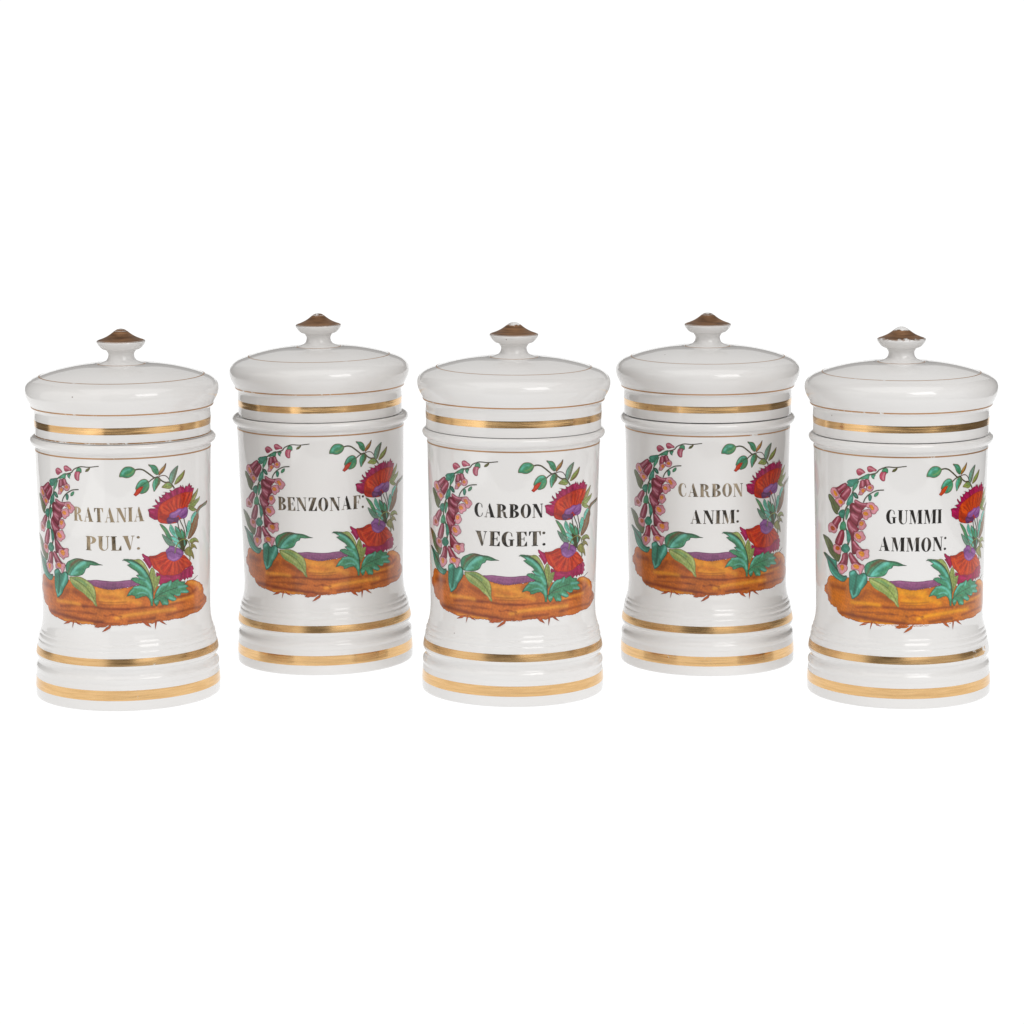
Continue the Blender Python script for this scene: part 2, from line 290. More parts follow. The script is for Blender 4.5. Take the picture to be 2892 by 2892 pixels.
PAINT = json.loads('''[["stem","foxglove",[["~","stem",[5.8,17.4],[-88,1712,-118,1708,-162,1703,-213,1705,-243,1697,-273,1682,-293,1660,-335,1646,-375,1633,-413,1612,-437,1591,-458,1556,-467,1517,-485,1473,-508,1421,-527,1390,-542,1352,-548,1303,-535,1262,-513,1219,-505,1161,-524,1110,-520,1077]]]],["leaf","foxglove",[["olive",1,["ink",3],
[-706,1465,-684,1474,-652,1459,-624,1433,-591,1408,-581,1387,-598,1362,-607,1339,-638,1350,-662,1376,-680,1413,-700,1439],[["olived",5,0.6,[-678,1459,-642,1411,-609,1360]]]]]],["leaf","foxglove",[["olive",1,["ink",3],[-787,1173,-736,1170,-698,1158,-659,1127,-642,1074,-590,1065,-575,1057,-598,1008,-632,1016,-695,1053,-724,1088,-756,1129],[["olived",6,0.7,[-763,1167,-700,1114,-631,1036]],
["lgreen",5,0.35,[-750,1143,-716,1096]]]]]],["leaf","foxglove",[["teal",1,["ink",5],[-780,1044,-751,1050,-711,1037,-656,1019,-620,1015,-615,979,-605,951,-589,927,-553,916,-524,920,-522,897,-549,872,-590,874,-642,890,-693,928,-718,970,-736,1007],[["ink",10,0.85,[-752,1041,-670,991,-610,947,-543,914]],["turq",6,0.6,[-707,952,-647,909,-574,880]],["turq",4,0.4,[-696,1026,-632,1003]]]]]],
["leaf","foxglove",[["green",1,["ink",4],[-347,930,-369,944,-378,976,-376,1002,-357,1027,-327,1042,-295,1055,-264,1060,-230,1057,-206,1052,-163,1049,-131,1040,-105,1028,-78,1020,-105,1018,-137,1015,-170,1016,-180,1000,-203,989,-217,962,-234,945,-264,935,-303,930],[["brown",14,0.85,[-324,1007,-285,1036,-253,1051,-216,1050]],["brown",8,0.6,[-335,993,-354,952]],
["turq",14,0.95,[-328,941,-299,973,-257,1009,-213,1034]],["turq",8,0.7,[-321,939,-275,959]],["teal",9,0.8,[-275,975,-240,987]],["turq",7,0.5,[-220,968,-190,1003]],["teal",8,0.7,[-364,1003,-369,967]],["ink",3,0.8,[-339,937,-317,975,-274,1017,-236,1044,-183,1042,-118,1026]]]]]],["leaf","foxglove",[["lgreen",1,["brown",3],
[-345,922,-310,926,-271,931,-241,927,-210,914,-180,896,-157,877,-141,848,-135,813,-136,770,-129,727,-151,737,-164,760,-201,787,-228,812,-265,832,-304,852,-325,873,-340,895],[["ink",2.5,0.75,[-336,918,-268,894,-210,858,-167,805,-138,744]],["green",9,0.5,[-293,915,-241,899,-207,875]],["pale",6,0.7,[-328,909,-268,878,-217,838]],["pale",6,0.6,[-204,895,-161,861,-148,812]],
["green",6,0.45,[-321,880,-276,848]],["pale",6,0.7,[-177,788,-148,751]]]]]],["small_leaf","foxglove",[["green",1,["ink",2.5],[-339,1651,-342,1631,-350,1611,-372,1613,-398,1607,-413,1612,-386,1631,-364,1646],[["turq",5,0.6,[-358,1634,-379,1619]],["dgreen",3,0.5,[-342,1648,-390,1610]]]]]],["small_leaf","foxglove",[["teal",1,["ink",2.5],
[-518,1579,-500,1596,-466,1604,-425,1611,-429,1592,-450,1570,-475,1548,-501,1549,-521,1556,-509,1571],[["turq",5,0.6,[-492,1580,-468,1577]],["dgreen",3,0.5,[-514,1579,-456,1577]]]]]],["small_leaf","foxglove",[["green",1,["ink",2.5],[-417,1596,-426,1573,-434,1552,-463,1519,-471,1526,-471,1542,-458,1566,-441,1584],[["turq",5,0.6,[-437,1571,-456,1547]],["dgreen",3,0.5,[-420,1592,-466,1534]]]]]],
["small_leaf","foxglove",[["dgreen",1,["ink",2.5],[-463,1511,-443,1511,-427,1491,-425,1472,-447,1473,-464,1491],[["turq",5,0.6,[-452,1499,-439,1486]],["dgreen",3,0.5,[-461,1509,-434,1480]]]]]],["small_leaf","foxglove",[["teal",1,["ink",2.5],[-467,1510,-464,1475,-469,1439,-495,1416,-522,1420,-517,1443,-503,1471,-485,1492],[["turq",5,0.6,[-479,1476,-498,1445]],
["dgreen",3,0.5,[-470,1505,-504,1427]]]]]],["small_leaf","foxglove",[["teal",1,["ink",2.5],[-593,1356,-577,1374,-542,1382,-535,1353,-548,1322,-573,1322,-599,1345],[["turq",5,0.6,[-578,1351,-557,1350]],["dgreen",3,0.5,[-590,1355,-551,1348]]]]]],["small_leaf","foxglove",[["green",1,["ink",2.5],[-513,1398,-496,1390,-492,1374,-505,1350,-515,1323,-529,1311,-533,1347,-523,1377],
[["turq",5,0.6,[-513,1374,-513,1348]],["dgreen",3,0.5,[-513,1394,-513,1335]]]]]],["small_leaf","foxglove",[["green",1,["ink",2.5],[-569,1290,-539,1300,-525,1273,-531,1246,-545,1234,-580,1236,-585,1255],[["turq",5,0.6,[-561,1271,-547,1256]],["dgreen",3,0.5,[-567,1287,-544,1246]]]]]],["small_leaf","foxglove",[["teal",1,["ink",2.5],
[-526,1243,-499,1233,-478,1200,-487,1176,-501,1152,-519,1163,-522,1198],[["turq",5,0.6,[-512,1208,-498,1185]],["dgreen",3,0.5,[-524,1238,-491,1166]]]]]],["small_leaf","foxglove",[["teal",1,["ink",2.5],[-568,1120,-538,1144,-510,1137,-492,1113,-502,1093,-530,1076,-549,1080,-569,1094],[["turq",5,0.6,[-545,1113,-522,1103]],["dgreen",3,0.5,[-564,1119,-511,1100]]]]]],
["small_leaf","foxglove",[["green",1,["ink",2.5],[-328,1642,-297,1650,-307,1627,-307,1616,-320,1620,-327,1629],[["turq",5,0.6,[-318,1636,-311,1627]],["dgreen",3,0.5,[-327,1641,-306,1624]]]]]],["bell_shadow","foxglove",[["maroon",1,0,[-495,1416,-460,1439,-405,1406,-390,1368,-406,1325,-431,1273,-456,1232,-457,1173,-438,1090,-475,1083,-483,1164,-490,1212,-516,1264,-515,1310,-492,1345],[]]]],
["foxglove_bell","foxglove",[["tube",1,["maroon",4],[-525,1572,-557,1561,-593,1540,-618,1530,-644,1528,-621,1519,-599,1502,-587,1480,-558,1507,-529,1533,-514,1551],[["pink",7.5,0.95,[-535,1558,-567,1532,-593,1515]],["pinkl",3.5,0.55,[-535,1558,-567,1532,-593,1515]]]],["pinkl",1,["maroon",3.4],
[-663,1520,-641,1529,-618,1521,-599,1502,-586,1484,-592,1463,-612,1453,-635,1455,-655,1468,-677,1485,-676,1505],[]],["yellow",1,["orange",3],[-645,1507,-628,1506,-611,1493,-602,1478,-612,1468,-627,1471,-641,1484],[["orange",3,0.7,[-645,1507,-623,1487,-602,1478]],["maroon",3,0.55,[-645,1507,-628,1506,-611,1493]]]]]],["foxglove_bell","foxglove",[["tube",1,["maroon",4],
[-510,1551,-488,1540,-480,1525,-489,1498,-507,1470,-531,1442,-545,1450,-569,1463,-584,1468,-573,1489,-543,1518],[["pink",7.5,0.95,[-501,1529,-529,1503,-554,1478]],["pinkl",3.5,0.55,[-501,1529,-529,1503,-554,1478]]]],["pinkl",1,["maroon",3.4],[-629,1446,-601,1458,-579,1463,-554,1455,-538,1441,-536,1425,-555,1413,-571,1394,-586,1402,-607,1419,-629,1436],[]],["yellow",1,["orange",3],
[-595,1441,-574,1449,-555,1438,-555,1425,-575,1417,-592,1426],[["orange",3,0.7,[-595,1441,-574,1433,-555,1425]],["maroon",3,0.55,[-595,1441,-574,1449,-555,1438]]]]]],["foxglove_bell","foxglove",[["tube",1,["maroon",4],[-406,1600,-376,1606,-369,1577,-372,1561,-387,1553,-407,1545,-415,1531,-418,1560,-412,1583],[["pink",7.5,0.95,[-391,1595,-391,1563]],["pinkl",3.5,0.55,[-391,1595,-391,1563]]]],
["pinkl",1,["maroon",3.4],[-407,1542,-387,1553,-369,1548,-365,1532,-379,1517,-394,1499,-415,1496,-425,1498,-419,1518],[]],["yellow",1,["orange",3],[-401,1534,-385,1545,-374,1534,-383,1518,-394,1517],[["orange",3,0.7,[-401,1534,-387,1530,-374,1534]],["maroon",3,0.55,[-401,1534,-385,1545,-374,1534]]]]]],["foxglove_bell","foxglove",[["tube",1,["maroon",4],
[-376,1609,-346,1611,-339,1596,-329,1577,-350,1572,-365,1555,-370,1577],[["pink",7.5,0.95,[-357,1604,-350,1579]],["pinkl",3.5,0.55,[-357,1604,-350,1579]]]],["pinkl",1,["maroon",3.4],[-365,1549,-356,1569,-336,1578,-318,1575,-310,1562,-312,1546,-326,1529,-347,1527,-364,1536],[]],["yellow",1,["orange",3],[-353,1553,-345,1567,-331,1565,-324,1555,-334,1544,-348,1546],
[["orange",3,0.7,[-353,1553,-339,1555,-324,1555]],["maroon",3,0.55,[-353,1553,-345,1567,-331,1565]]]]]],["foxglove_bell","foxglove",[["tube",1,["maroon",4],[-452,1463,-431,1460,-408,1449,-381,1445,-352,1449,-359,1429,-374,1412,-397,1408,-424,1417,-444,1431,-456,1443],[["pink",7.5,0.95,[-444,1454,-416,1441,-370,1435]],["pinkl",3.5,0.55,[-444,1454,-416,1441,-370,1435]]]],["pinkl",1,["maroon",3.4],
[-367,1432,-352,1449,-330,1454,-312,1452,-299,1437,-285,1428,-275,1406,-285,1393,-299,1374,-320,1371,-331,1386,-334,1409,-356,1413],[]],["yellow",1,["orange",3],[-345,1428,-332,1437,-318,1432,-310,1417,-310,1402,-324,1401,-335,1413],[["orange",3,0.7,[-345,1428,-325,1419,-310,1417]],["maroon",3,0.55,[-345,1428,-332,1437,-318,1432]]]]]],["foxglove_bell","foxglove",[["tube",1,["maroon",4],
[-473,1422,-452,1427,-432,1416,-405,1408,-378,1407,-394,1391,-401,1371,-413,1366,-441,1373,-465,1390,-478,1405],[["pink",7.5,0.95,[-465,1416,-441,1396,-409,1386]],["pinkl",3.5,0.55,[-465,1416,-441,1396,-409,1386]]]],["pinkl",1,["maroon",3.4],[-398,1374,-390,1391,-367,1401,-341,1406,-333,1396,-329,1380,-322,1364,-328,1351,-346,1343,-357,1329,-379,1330,-390,1346],[]],["yellow",1,["orange",3],
[-389,1371,-379,1384,-362,1386,-350,1374,-353,1361,-368,1357,-381,1361],[["orange",3,0.7,[-389,1371,-369,1371,-350,1374]],["maroon",3,0.55,[-389,1371,-379,1384,-362,1386]]]]]],["foxglove_bell","foxglove",[["tube",1,["maroon",4],[-487,1362,-470,1383,-445,1373,-413,1365,-394,1368,-387,1346,-398,1332,-418,1327,-428,1300,-430,1286,-451,1291,-480,1314,-492,1338],
[["pink",7.5,0.95,[-475,1357,-454,1333,-434,1319]],["pink",7.5,0.95,[-462,1355,-433,1341]],["pinkl",3.5,0.55,[-475,1357,-454,1333,-434,1319]],["pinkl",3.5,0.55,[-462,1355,-433,1341]]]],["pinkl",1,["maroon",3.4],[-424,1303,-414,1319,-394,1326,-376,1321,-370,1305,-361,1290,-369,1273,-384,1258,-399,1251,-419,1258,-424,1281],[]],["yellow",1,["orange",3],
[-416,1303,-402,1316,-385,1311,-384,1296,-399,1282,-413,1288],[["orange",3,0.7,[-416,1303,-400,1299,-384,1296]],["maroon",3,0.55,[-416,1303,-402,1316,-385,1311]]]]]],["foxglove_bell","foxglove",[["tube",1,["maroon",4],[-511,1307,-493,1319,-476,1305,-451,1288,-431,1273,-419,1252,-439,1237,-456,1232,-464,1218,-490,1234,-512,1265,-518,1287],[["pink",7.5,0.95,[-502,1292,-481,1265,-447,1246]],
["pink",7.5,0.95,[-494,1267,-472,1243]],["pinkl",3.5,0.55,[-502,1292,-481,1265,-447,1246]],["pinkl",3.5,0.55,[-494,1267,-472,1243]]]],["pinkl",1,["maroon",3.4],[-458,1218,-447,1236,-419,1242,-392,1246,-379,1226,-368,1208,-375,1188,-397,1176,-412,1163,-432,1169,-448,1177,-461,1199],[]],["yellow",1,["orange",3],[-448,1217,-433,1229,-414,1220,-402,1206,-405,1192,-424,1188,-440,1197],
[["orange",3,0.7,[-448,1217,-423,1207,-402,1206]],["maroon",3,0.55,[-448,1217,-433,1229,-414,1220]]]]]],["foxglove_bell","foxglove",[["tube",1,["maroon",4],[-616,1323,-588,1333,-568,1316,-574,1296,-595,1270,-607,1239,-630,1253,-660,1268,-666,1280,-640,1304],[["pink",7.5,0.95,[-599,1319,-617,1294,-635,1272]],["pinkl",3.5,0.55,[-599,1319,-617,1294,-635,1272]]]],["pinkl",1,["maroon",3.4],
[-708,1255,-679,1275,-653,1272,-630,1256,-610,1236,-614,1219,-637,1202,-669,1205,-703,1203,-713,1231],[]],["rust",1,["orange",3],[-683,1240,-664,1253,-640,1246,-630,1234,-645,1222,-671,1221],[["orange",3,0.7,[-683,1240,-655,1236,-630,1234]],["maroon",3,0.55,[-683,1240,-664,1253,-640,1246]]]]]],["foxglove_bell","foxglove",[["tube",1,["maroon",4],
[-581,1230,-555,1240,-541,1222,-542,1189,-557,1145,-573,1126,-605,1125,-634,1134,-627,1161,-603,1201],[["pink",7.5,0.95,[-565,1222,-582,1184,-599,1142]],["pinkl",3.5,0.55,[-565,1222,-582,1184,-599,1142]]]],["pinkl",1,["maroon",3.4],[-646,1122,-622,1129,-594,1125,-578,1119,-571,1094,-575,1070,-591,1058,-618,1064,-645,1077,-656,1101],[]],["orange",1,["orange",3],
[-626,1110,-606,1118,-586,1110,-589,1094,-611,1086,-627,1094],[["orange",3,0.7,[-626,1110,-607,1102,-589,1094]],["maroon",3,0.55,[-626,1110,-606,1118,-586,1110]]]]]],["foxglove_bell","foxglove",[["tube",1,["maroon",4],[-474,1168,-457,1175,-432,1156,-413,1135,-390,1121,-363,1121,-382,1109,-409,1113,-433,1107,-446,1086,-471,1113,-479,1141],[["pink",7.5,0.95,[-461,1163,-437,1136,-409,1121]],
["pinkl",3.5,0.55,[-461,1163,-437,1136,-409,1121]]]],["pinkl",1,["maroon",3.4],[-433,1110,-409,1115,-386,1109,-367,1123,-348,1122,-341,1113,-345,1096,-341,1080,-349,1060,-375,1054,-395,1038,-414,1050,-434,1058,-444,1080,-442,1096],[]],["yellow",1,["orange",3],[-423,1096,-407,1105,-388,1105,-376,1090,-383,1071,-398,1067,-417,1081],[["orange",3,0.7,[-423,1096,-399,1088,-376,1090]],
["maroon",3,0.55,[-423,1096,-407,1105,-388,1105]]]]]],["foxglove_bell","foxglove",[["tube",1,["maroon",4],[-559,1069,-520,1081,-509,1059,-512,1020,-518,993,-541,993,-561,1000,-587,996,-604,988,-576,1021,-565,1045],[["pink",7.5,0.95,[-545,1061,-550,1031,-566,1006]],["pinkl",3.5,0.55,[-545,1061,-550,1031,-566,1006]]]],["pinkl",1,["maroon",3.4],
[-615,979,-587,996,-556,999,-527,995,-513,980,-518,957,-538,941,-558,925,-578,924,-594,940,-602,962],[]],["yellow",1,["orange",3],[-584,981,-561,992,-545,983,-546,968,-558,950,-574,956],[["orange",3,0.7,[-584,981,-561,972,-546,968]],["maroon",3,0.55,[-584,981,-561,992,-545,983]]]]]],["foxglove_bell","foxglove",[["tube",1,["maroon",4],
[-502,1080,-484,1088,-463,1071,-438,1045,-414,1021,-391,1010,-411,1005,-435,1016,-460,1016,-481,1007,-494,1035,-505,1060],[["pink",7.5,0.95,[-489,1075,-468,1045,-447,1024]],["pinkl",3.5,0.55,[-489,1075,-468,1045,-447,1024]]]],["pinkl",1,["maroon",3.4],[-481,1000,-460,1016,-435,1019,-415,1008,-391,1014,-378,1005,-382,985,-392,965,-400,948,-414,943,-423,961,-435,970,-460,967,-482,971],[]],
["yellow",1,["orange",3],[-466,997,-449,1010,-429,1007,-417,998,-423,979,-443,978,-458,985],[["orange",3,0.7,[-466,997,-441,993,-417,998]],["maroon",3,0.55,[-466,997,-449,1010,-429,1007]]]]]],["leaf","foxglove",[["teal",1,["ink",4],
[-500,943,-487,957,-460,967,-442,959,-430,943,-416,939,-400,948,-380,956,-361,942,-354,913,-358,886,-378,858,-401,830,-418,799,-443,776,-475,759,-485,784,-496,812,-502,857,-499,910],[["turq",10,0.8,[-482,938,-461,951]],["turq",12,0.9,[-373,931,-397,883,-413,855]],["dgreen",9,0.8,[-440,927,-445,871,-463,793]],["turq",7,0.7,[-485,817,-468,779,-442,796]],["turq",6,0.5,[-429,840,-438,806]]]]]],
["flower_bud","foxglove",[["bud",1,["maroon",2.5],[-440,1665,-428,1679,-412,1684,-393,1679,-375,1664,-373,1655,-390,1647,-405,1636,-421,1633,-434,1643],[["pinkl",5,0.8,[-424,1673,-401,1665,-386,1657]],["maroon",4,0.5,[-428,1647,-394,1651]]]]]],["flower_bud","foxglove",[["bud",1,["maroon",2.5],[-358,1695,-345,1705,-327,1705,-307,1693,-291,1683,-293,1671,-310,1670,-331,1663,-346,1663,-356,1675],
[["pinkl",6,0.85,[-345,1692,-324,1687,-307,1679]],["maroon",3,0.5,[-349,1676,-317,1668]]]]]],["flower_bud","foxglove",[["bud",1,["maroon",2.5],[-259,1669,-246,1671,-220,1667,-228,1648,-231,1625,-232,1612,-240,1604,-256,1608,-268,1623,-271,1642,-266,1659],[["pinkl",6,0.85,[-239,1660,-246,1637,-243,1618]]]],["green",1,["ink",2.5],
[-249,1688,-233,1697,-215,1693,-212,1671,-217,1661,-230,1670,-246,1669,-256,1670],[]]]],["flower_bud","foxglove",[["olive",1,["brown",2.5],[-152,1702,-149,1694,-162,1676,-175,1671,-186,1672,-178,1688,-162,1697],[]]]],["side_sprig","foxglove",[["~","stem",[8.7,7.25],[-385,1448,-374,1473,-351,1501,-322,1521,-287,1538,-239,1544]],["teal",1,["ink",2.5],
[-348,1501,-330,1506,-323,1490,-328,1471,-337,1460,-348,1472],[]],["green",1,["ink",2.5],[-294,1523,-277,1529,-277,1513,-288,1499,-305,1493,-307,1508],[]]]],["log","log",[["log",0,["logd",1.6],
[-687,899,-718,878,-732,842,-769,813,-776,775,-728,750,-722,718,-682,689,-625,678,-614,650,-581,632,-531,617,-497,616,-436,605,-407,599,-371,601,-310,599,-228,596,-165,597,-119,580,-80,581,-58,594,-16,593,80,591,0,594,79,597,154,605,187,606,256,597,298,607,382,603,416,608,478,606,537,608,579,619,664,619,723,630,766,651,813,668,813,701,776,725,752,737,757,767,731,805,693,827,639,851,603,863,554,865,528,851,436,846,276,857,166,872,138,872,95,863,32,856,-11,849,-42,850,-64,852,-104,860,-147,871,-190,892,-315,897,-436,917,-574,900],
[["logl",30,0.92,[-131,837,-43,825,46,824]],["logl",22,0.875,[-99,777,-9,759,80,769]],["logl",20,0.75,[23,809,94,778,164,749]],["logl",14,0.875,[2,646,91,666,199,674,311,679,434,678]],["logl",16,0.75,[570,852,665,821,700,781]],["logl",12,0.625,[351,722,480,741,608,743]],["logd",10,0.875,[-237,722,-157,724,-75,712,8,710,97,707]],["logd",5,0.75,[-290,671,-214,675,-136,674]],
["logd",16,0.92,[-582,650,-470,646,-371,639,-285,632,-169,620,-92,615]],["logd",22,0.6875,[-308,824,-247,798,-188,771]],["logd",12,0.75,[-444,703,-309,725,-208,725]],["logd",20,0.625,[-453,748,-405,784,-368,822]],["logd",22,0.75,[-676,828,-545,825]],["logd",7,0.625,[-480,672,-352,679,-248,684,-169,677]],["logl",14,0.75,[-479,737,-343,741,-267,736]],["logl",10,0.6875,[-412,611,-268,606,-169,603]],
["logd",8,0.75,[-15,711,92,709,185,715,273,712]],["logd",12,0.75,[90,622,183,628,272,632]],["logd",10,0.6875,[366,643,479,654,614,657,707,647]],["logd",14,0.75,[461,759,569,764,639,785]],["logd",10,0.625,[707,688,776,704]],["logd",9,0.625,[311,708,413,718,527,716]],["logd",8,0.625,[519,852,580,813,614,775]],["logd",6,0.875,[-80,664,-69,660]],["logd",6,0.875,[32,661,42,657]],
["logd",6,0.875,[-25,672,-15,668]],["logd",5,0.625,[-55,661,-25,672,17,661,45,635]],["logd",5,0.5625,[-118,761,-9,756,80,760]],["logd",5,0.5,[-111,740,-9,740,80,742]],["logd",8,0.75,[-180,624,-86,610,23,607]],["logv",12,0.5625,[-735,862,-747,793,-702,735]],["logv",9,0.5625,[776,719,786,677,707,659]]]]]],["moss_strip","log",[["purple",1,["purpled",2.5],
[-199,908,-170,911,-128,915,-77,911,-19,907,31,908,66,912,112,914,132,912,174,879,138,872,95,863,32,856,-11,849,-42,850,-64,852,-104,860,-147,871,-179,889],[["purplel",5,0.5,[-151,905,-77,900,30,897,101,904]],["purpled",6,0.5,[-96,871,-24,857,65,867]]]]]],["root","log",[["logr",0,["logd",2],[-420,579,-378,607,-329,615,-368,590],[]]]],["root","log",[["logr",0,["logd",2],
[-330,617,-314,616,-333,558],[]]]],["root","log",[["logr",0,["logd",2],[-314,619,-285,605,-251,586,-290,593],[]]]],["root","log",[["logr",0,["logd",2],[-155,581,-120,613,-50,606,-125,576],[]]]],["root","log",[["logr",0,["logd",2],[-98,548,-69,579,-23,610,-40,575,-73,556],[]]]],["root","log",[["logr",0,["logd",2],[180,618,216,620,248,570,211,587],[]]]],["root","log",[["logr",0,["logd",2],
[275,614,296,617,275,551],[]]]],["root","log",[["logr",0,["logd",2],[291,619,321,618,365,575,330,591],[]]]],["twig","log",[["~","logr",[5.8,2.9],[606,858,639,871,669,883]]]],["stem","poppy",[["~","stem",[10.15,10.15],[154,1683,181,1687,209,1680,237,1660,265,1637,287,1621,313,1626]],["~","stem",[8.7,8.7],[243,1590,265,1608,287,1619,313,1626]],["~","stem",[8.7,11.6],
[313,1626,335,1599,366,1581,397,1578,422,1554,438,1531]],["~","stemr",[5.8,5.8],[316,1625,343,1631,370,1626,390,1608,397,1593]]]],["poppy_bud","poppy",[["green",1,["stemr",3.4],[48,1647,53,1665,65,1686,86,1705,113,1709,137,1703,157,1686,157,1672,143,1647,118,1631,94,1628,71,1634,50,1636],[["turq",9,0.75,[71,1661,92,1685,120,1691]],["ink",2.5,0.5,[85,1682,116,1695,143,1687]],
["lgreen",6,0.45,[95,1646,126,1659,147,1680]],["teal",8,0.6,[67,1643,98,1638]]]]]],["poppy_bud","poppy",[["green",1,["stemr",3.4],[155,1547,158,1568,173,1596,194,1613,219,1617,240,1606,250,1584,250,1555,235,1528,213,1516,189,1514,178,1528,172,1542],[["turq",7,0.7,[172,1571,194,1598,222,1604]],["ink",3,0.7,[172,1553,200,1573,239,1596]],["lgreen",6,0.4,[214,1529,232,1557]],
["teal",7,0.5,[199,1523,228,1571]]]],["red",0,["redd",3],[211,1567,200,1544,182,1517,157,1498,140,1510,154,1529,158,1543,186,1563],[["orangr",6,0.5,[154,1518,186,1549]]]]]],["leaf","poppy",[["green",1,["stemr",2.6],[245,1717,263,1714,288,1710,306,1695,317,1672,319,1647,305,1637,287,1648,273,1665,262,1691,248,1706],[["turq",5,0.6,[259,1705,288,1685]],
["ink",2.5,0.7,[252,1711,284,1682,305,1641]]]]]],["leaf","poppy",[["ochre",1,["ink",2.6],[373,1717,371,1689,357,1661,335,1642,317,1633,321,1661,336,1681,355,1697],[["brown",7,0.8,[369,1707,355,1669,328,1639]],["pale",4,0.4,[359,1695,332,1667]]]]]],["leaf","poppy",[["green",1,["stemr",2.6],[294,1617,313,1619,331,1606,327,1578,312,1558,297,1537,282,1522,275,1546,271,1572,279,1600],
[["brown",8,0.8,[320,1607,316,1579,297,1545]],["turq",5,0.7,[286,1599,282,1567,286,1538]]]]]],["leaf","poppy",[["greyg",1,["ink",2.6],[470,1689,465,1657,454,1623,439,1588,418,1565,397,1582,396,1611,406,1642,431,1668],[["brown",6,0.7,[461,1672,439,1617,422,1572]],["turq",5,0.45,[414,1634,406,1595]]]]]],["leaf","poppy",[["lgreen",1,["stemr",2.6],
[529,1650,524,1618,505,1588,473,1566,438,1558,447,1584,465,1607,496,1628],[["brown",8,0.85,[527,1639,505,1598,456,1563]]]]]],["leaf","poppy",[["lgreen",1,["stemr",2.6],[338,1548,354,1565,373,1577,397,1575,417,1558,421,1543,397,1532,369,1538],[["brown",3,0.6,[346,1547,385,1554,417,1551]],["green",6,0.6,[381,1571,413,1555]]]]]],["leaf","poppy",[["olive2",1,["ink",2.6],
[674,1503,667,1471,635,1429,600,1412,568,1402,552,1393,584,1429,612,1465,642,1482],[["pale",4,0.6,[660,1483,618,1431]],["brown",5,0.5,[629,1469,584,1418]]]]]],["leaf","poppy",[["lgreen",1,["stemr",2.6],[698,1441,687,1413,654,1393,617,1373,557,1385,584,1407,623,1423,667,1431],[["olive",4,0.6,[673,1423,573,1387]]]]]],["leaf","poppy",[["lgreen",1,["stemr",2.6],
[563,1377,600,1383,635,1367,657,1351,611,1347,573,1365],[["olive",4,0.5,[573,1376,641,1353]]]]]],["leaf","poppy",[["brownl",1,["ink",2.6],[823,1392,806,1369,748,1360,701,1349,680,1327,683,1294,673,1273,666,1238,641,1202,611,1177,583,1160,556,1160,567,1195,583,1229,594,1271,617,1311,654,1349,687,1373,757,1384],[["greyg",8,0.9,[795,1378,709,1355,667,1329]],
["greyg",5,0.5,[654,1316,617,1242,572,1172]]]]]],["leaf","poppy",[["turq",1,["stemr",2.6],[641,1344,654,1327,623,1296,605,1266,589,1275,589,1304,606,1327],[]]]],["leaf","poppy",[["turq",1,["stemr",2.6],[567,1291,589,1268,583,1229,562,1196,541,1166,536,1207,547,1260],[["green",5,0.6,[578,1266,551,1197]]]]]],["leaf","poppy",[["green",1,["stemr",2.6],
[320,1294,343,1285,374,1256,398,1217,410,1194,422,1142,377,1191,357,1229,335,1264],[["lgreen",5,0.4,[342,1267,377,1219]]]]]],["leaf","poppy",[["greyg",1,["ink",2.6],[336,1220,361,1207,389,1186,413,1165,439,1125,397,1130,372,1148,349,1183],[["teal",6,0.6,[357,1196,405,1151]]]]]],["leaf","poppy",[["turq",1,["stemr",2.6],[402,1282,419,1269,435,1242,452,1211,470,1172,431,1192,406,1220,392,1250],
[["green",8,0.7,[406,1263,435,1213]]]]]],["leaf","poppy",[["green",1,["stemr",2.6],[440,1266,475,1244,488,1217,502,1182,493,1162,465,1180,444,1223],[["turq",6,0.7,[444,1255,475,1226]]]]]],["leaf","poppy",[["green",1,["stemr",2.6],[489,1239,507,1229,526,1201,526,1168,502,1168,488,1206],[["turq",5,0.6,[498,1223,507,1189]]]]]],["leaf","poppy",[["olived",1,["ink",2.6],
[466,1187,502,1168,541,1162,551,1132,530,1105,516,1075,478,1102,465,1140],[["turq",6,0.7,[521,1158,526,1121]],["turq",5,0.5,[474,1135,483,1109]]]]]],["leaf","poppy",[["turq",1,["stemr",2.6],[406,1198,431,1192,461,1173,479,1149,461,1144,430,1159,409,1180],[]]]],["leaf","poppy",[["turq",1,["stemr",2.6],[418,1157,448,1157,470,1139,488,1112,465,1111,434,1137],[["ink",3,0.4,[430,1148,474,1117]]]]]],
["leaf","poppy",[["lgreen",1,["stemr",2.6],[572,1143,599,1157,634,1157,666,1139,681,1114,634,1126,593,1118],[["brown",5,0.7,[673,1122,628,1134,582,1123]]]]]],["leaf","poppy",[["olive2",1,["ink",2.6],[588,1119,622,1113,647,1091,656,1071,622,1088,593,1081],[["brown",4,0.6,[647,1078,605,1102]]]]]],["leaf","poppy",[["olive2",1,["ink",2.6],
[520,1074,540,1097,577,1102,599,1073,619,1034,619,1004,587,1035,582,1007,566,1035,540,1049],[["lgreen",6,0.7,[556,1091,566,1049]],["brown",4,0.6,[599,1051,616,1012]]]]]],["flower_stem","poppy",[["~","stem",[7.25,7.25],[471,1335,489,1289,517,1238,531,1178,531,1145]],["~","stem",[7.25,7.25],[462,1296,471,1255,484,1221]],["~","stem",[7.25,7.25],[517,1311,536,1250,546,1212]]]],
["poppy_flower","poppy",[["mag",0,["magd",2.5],
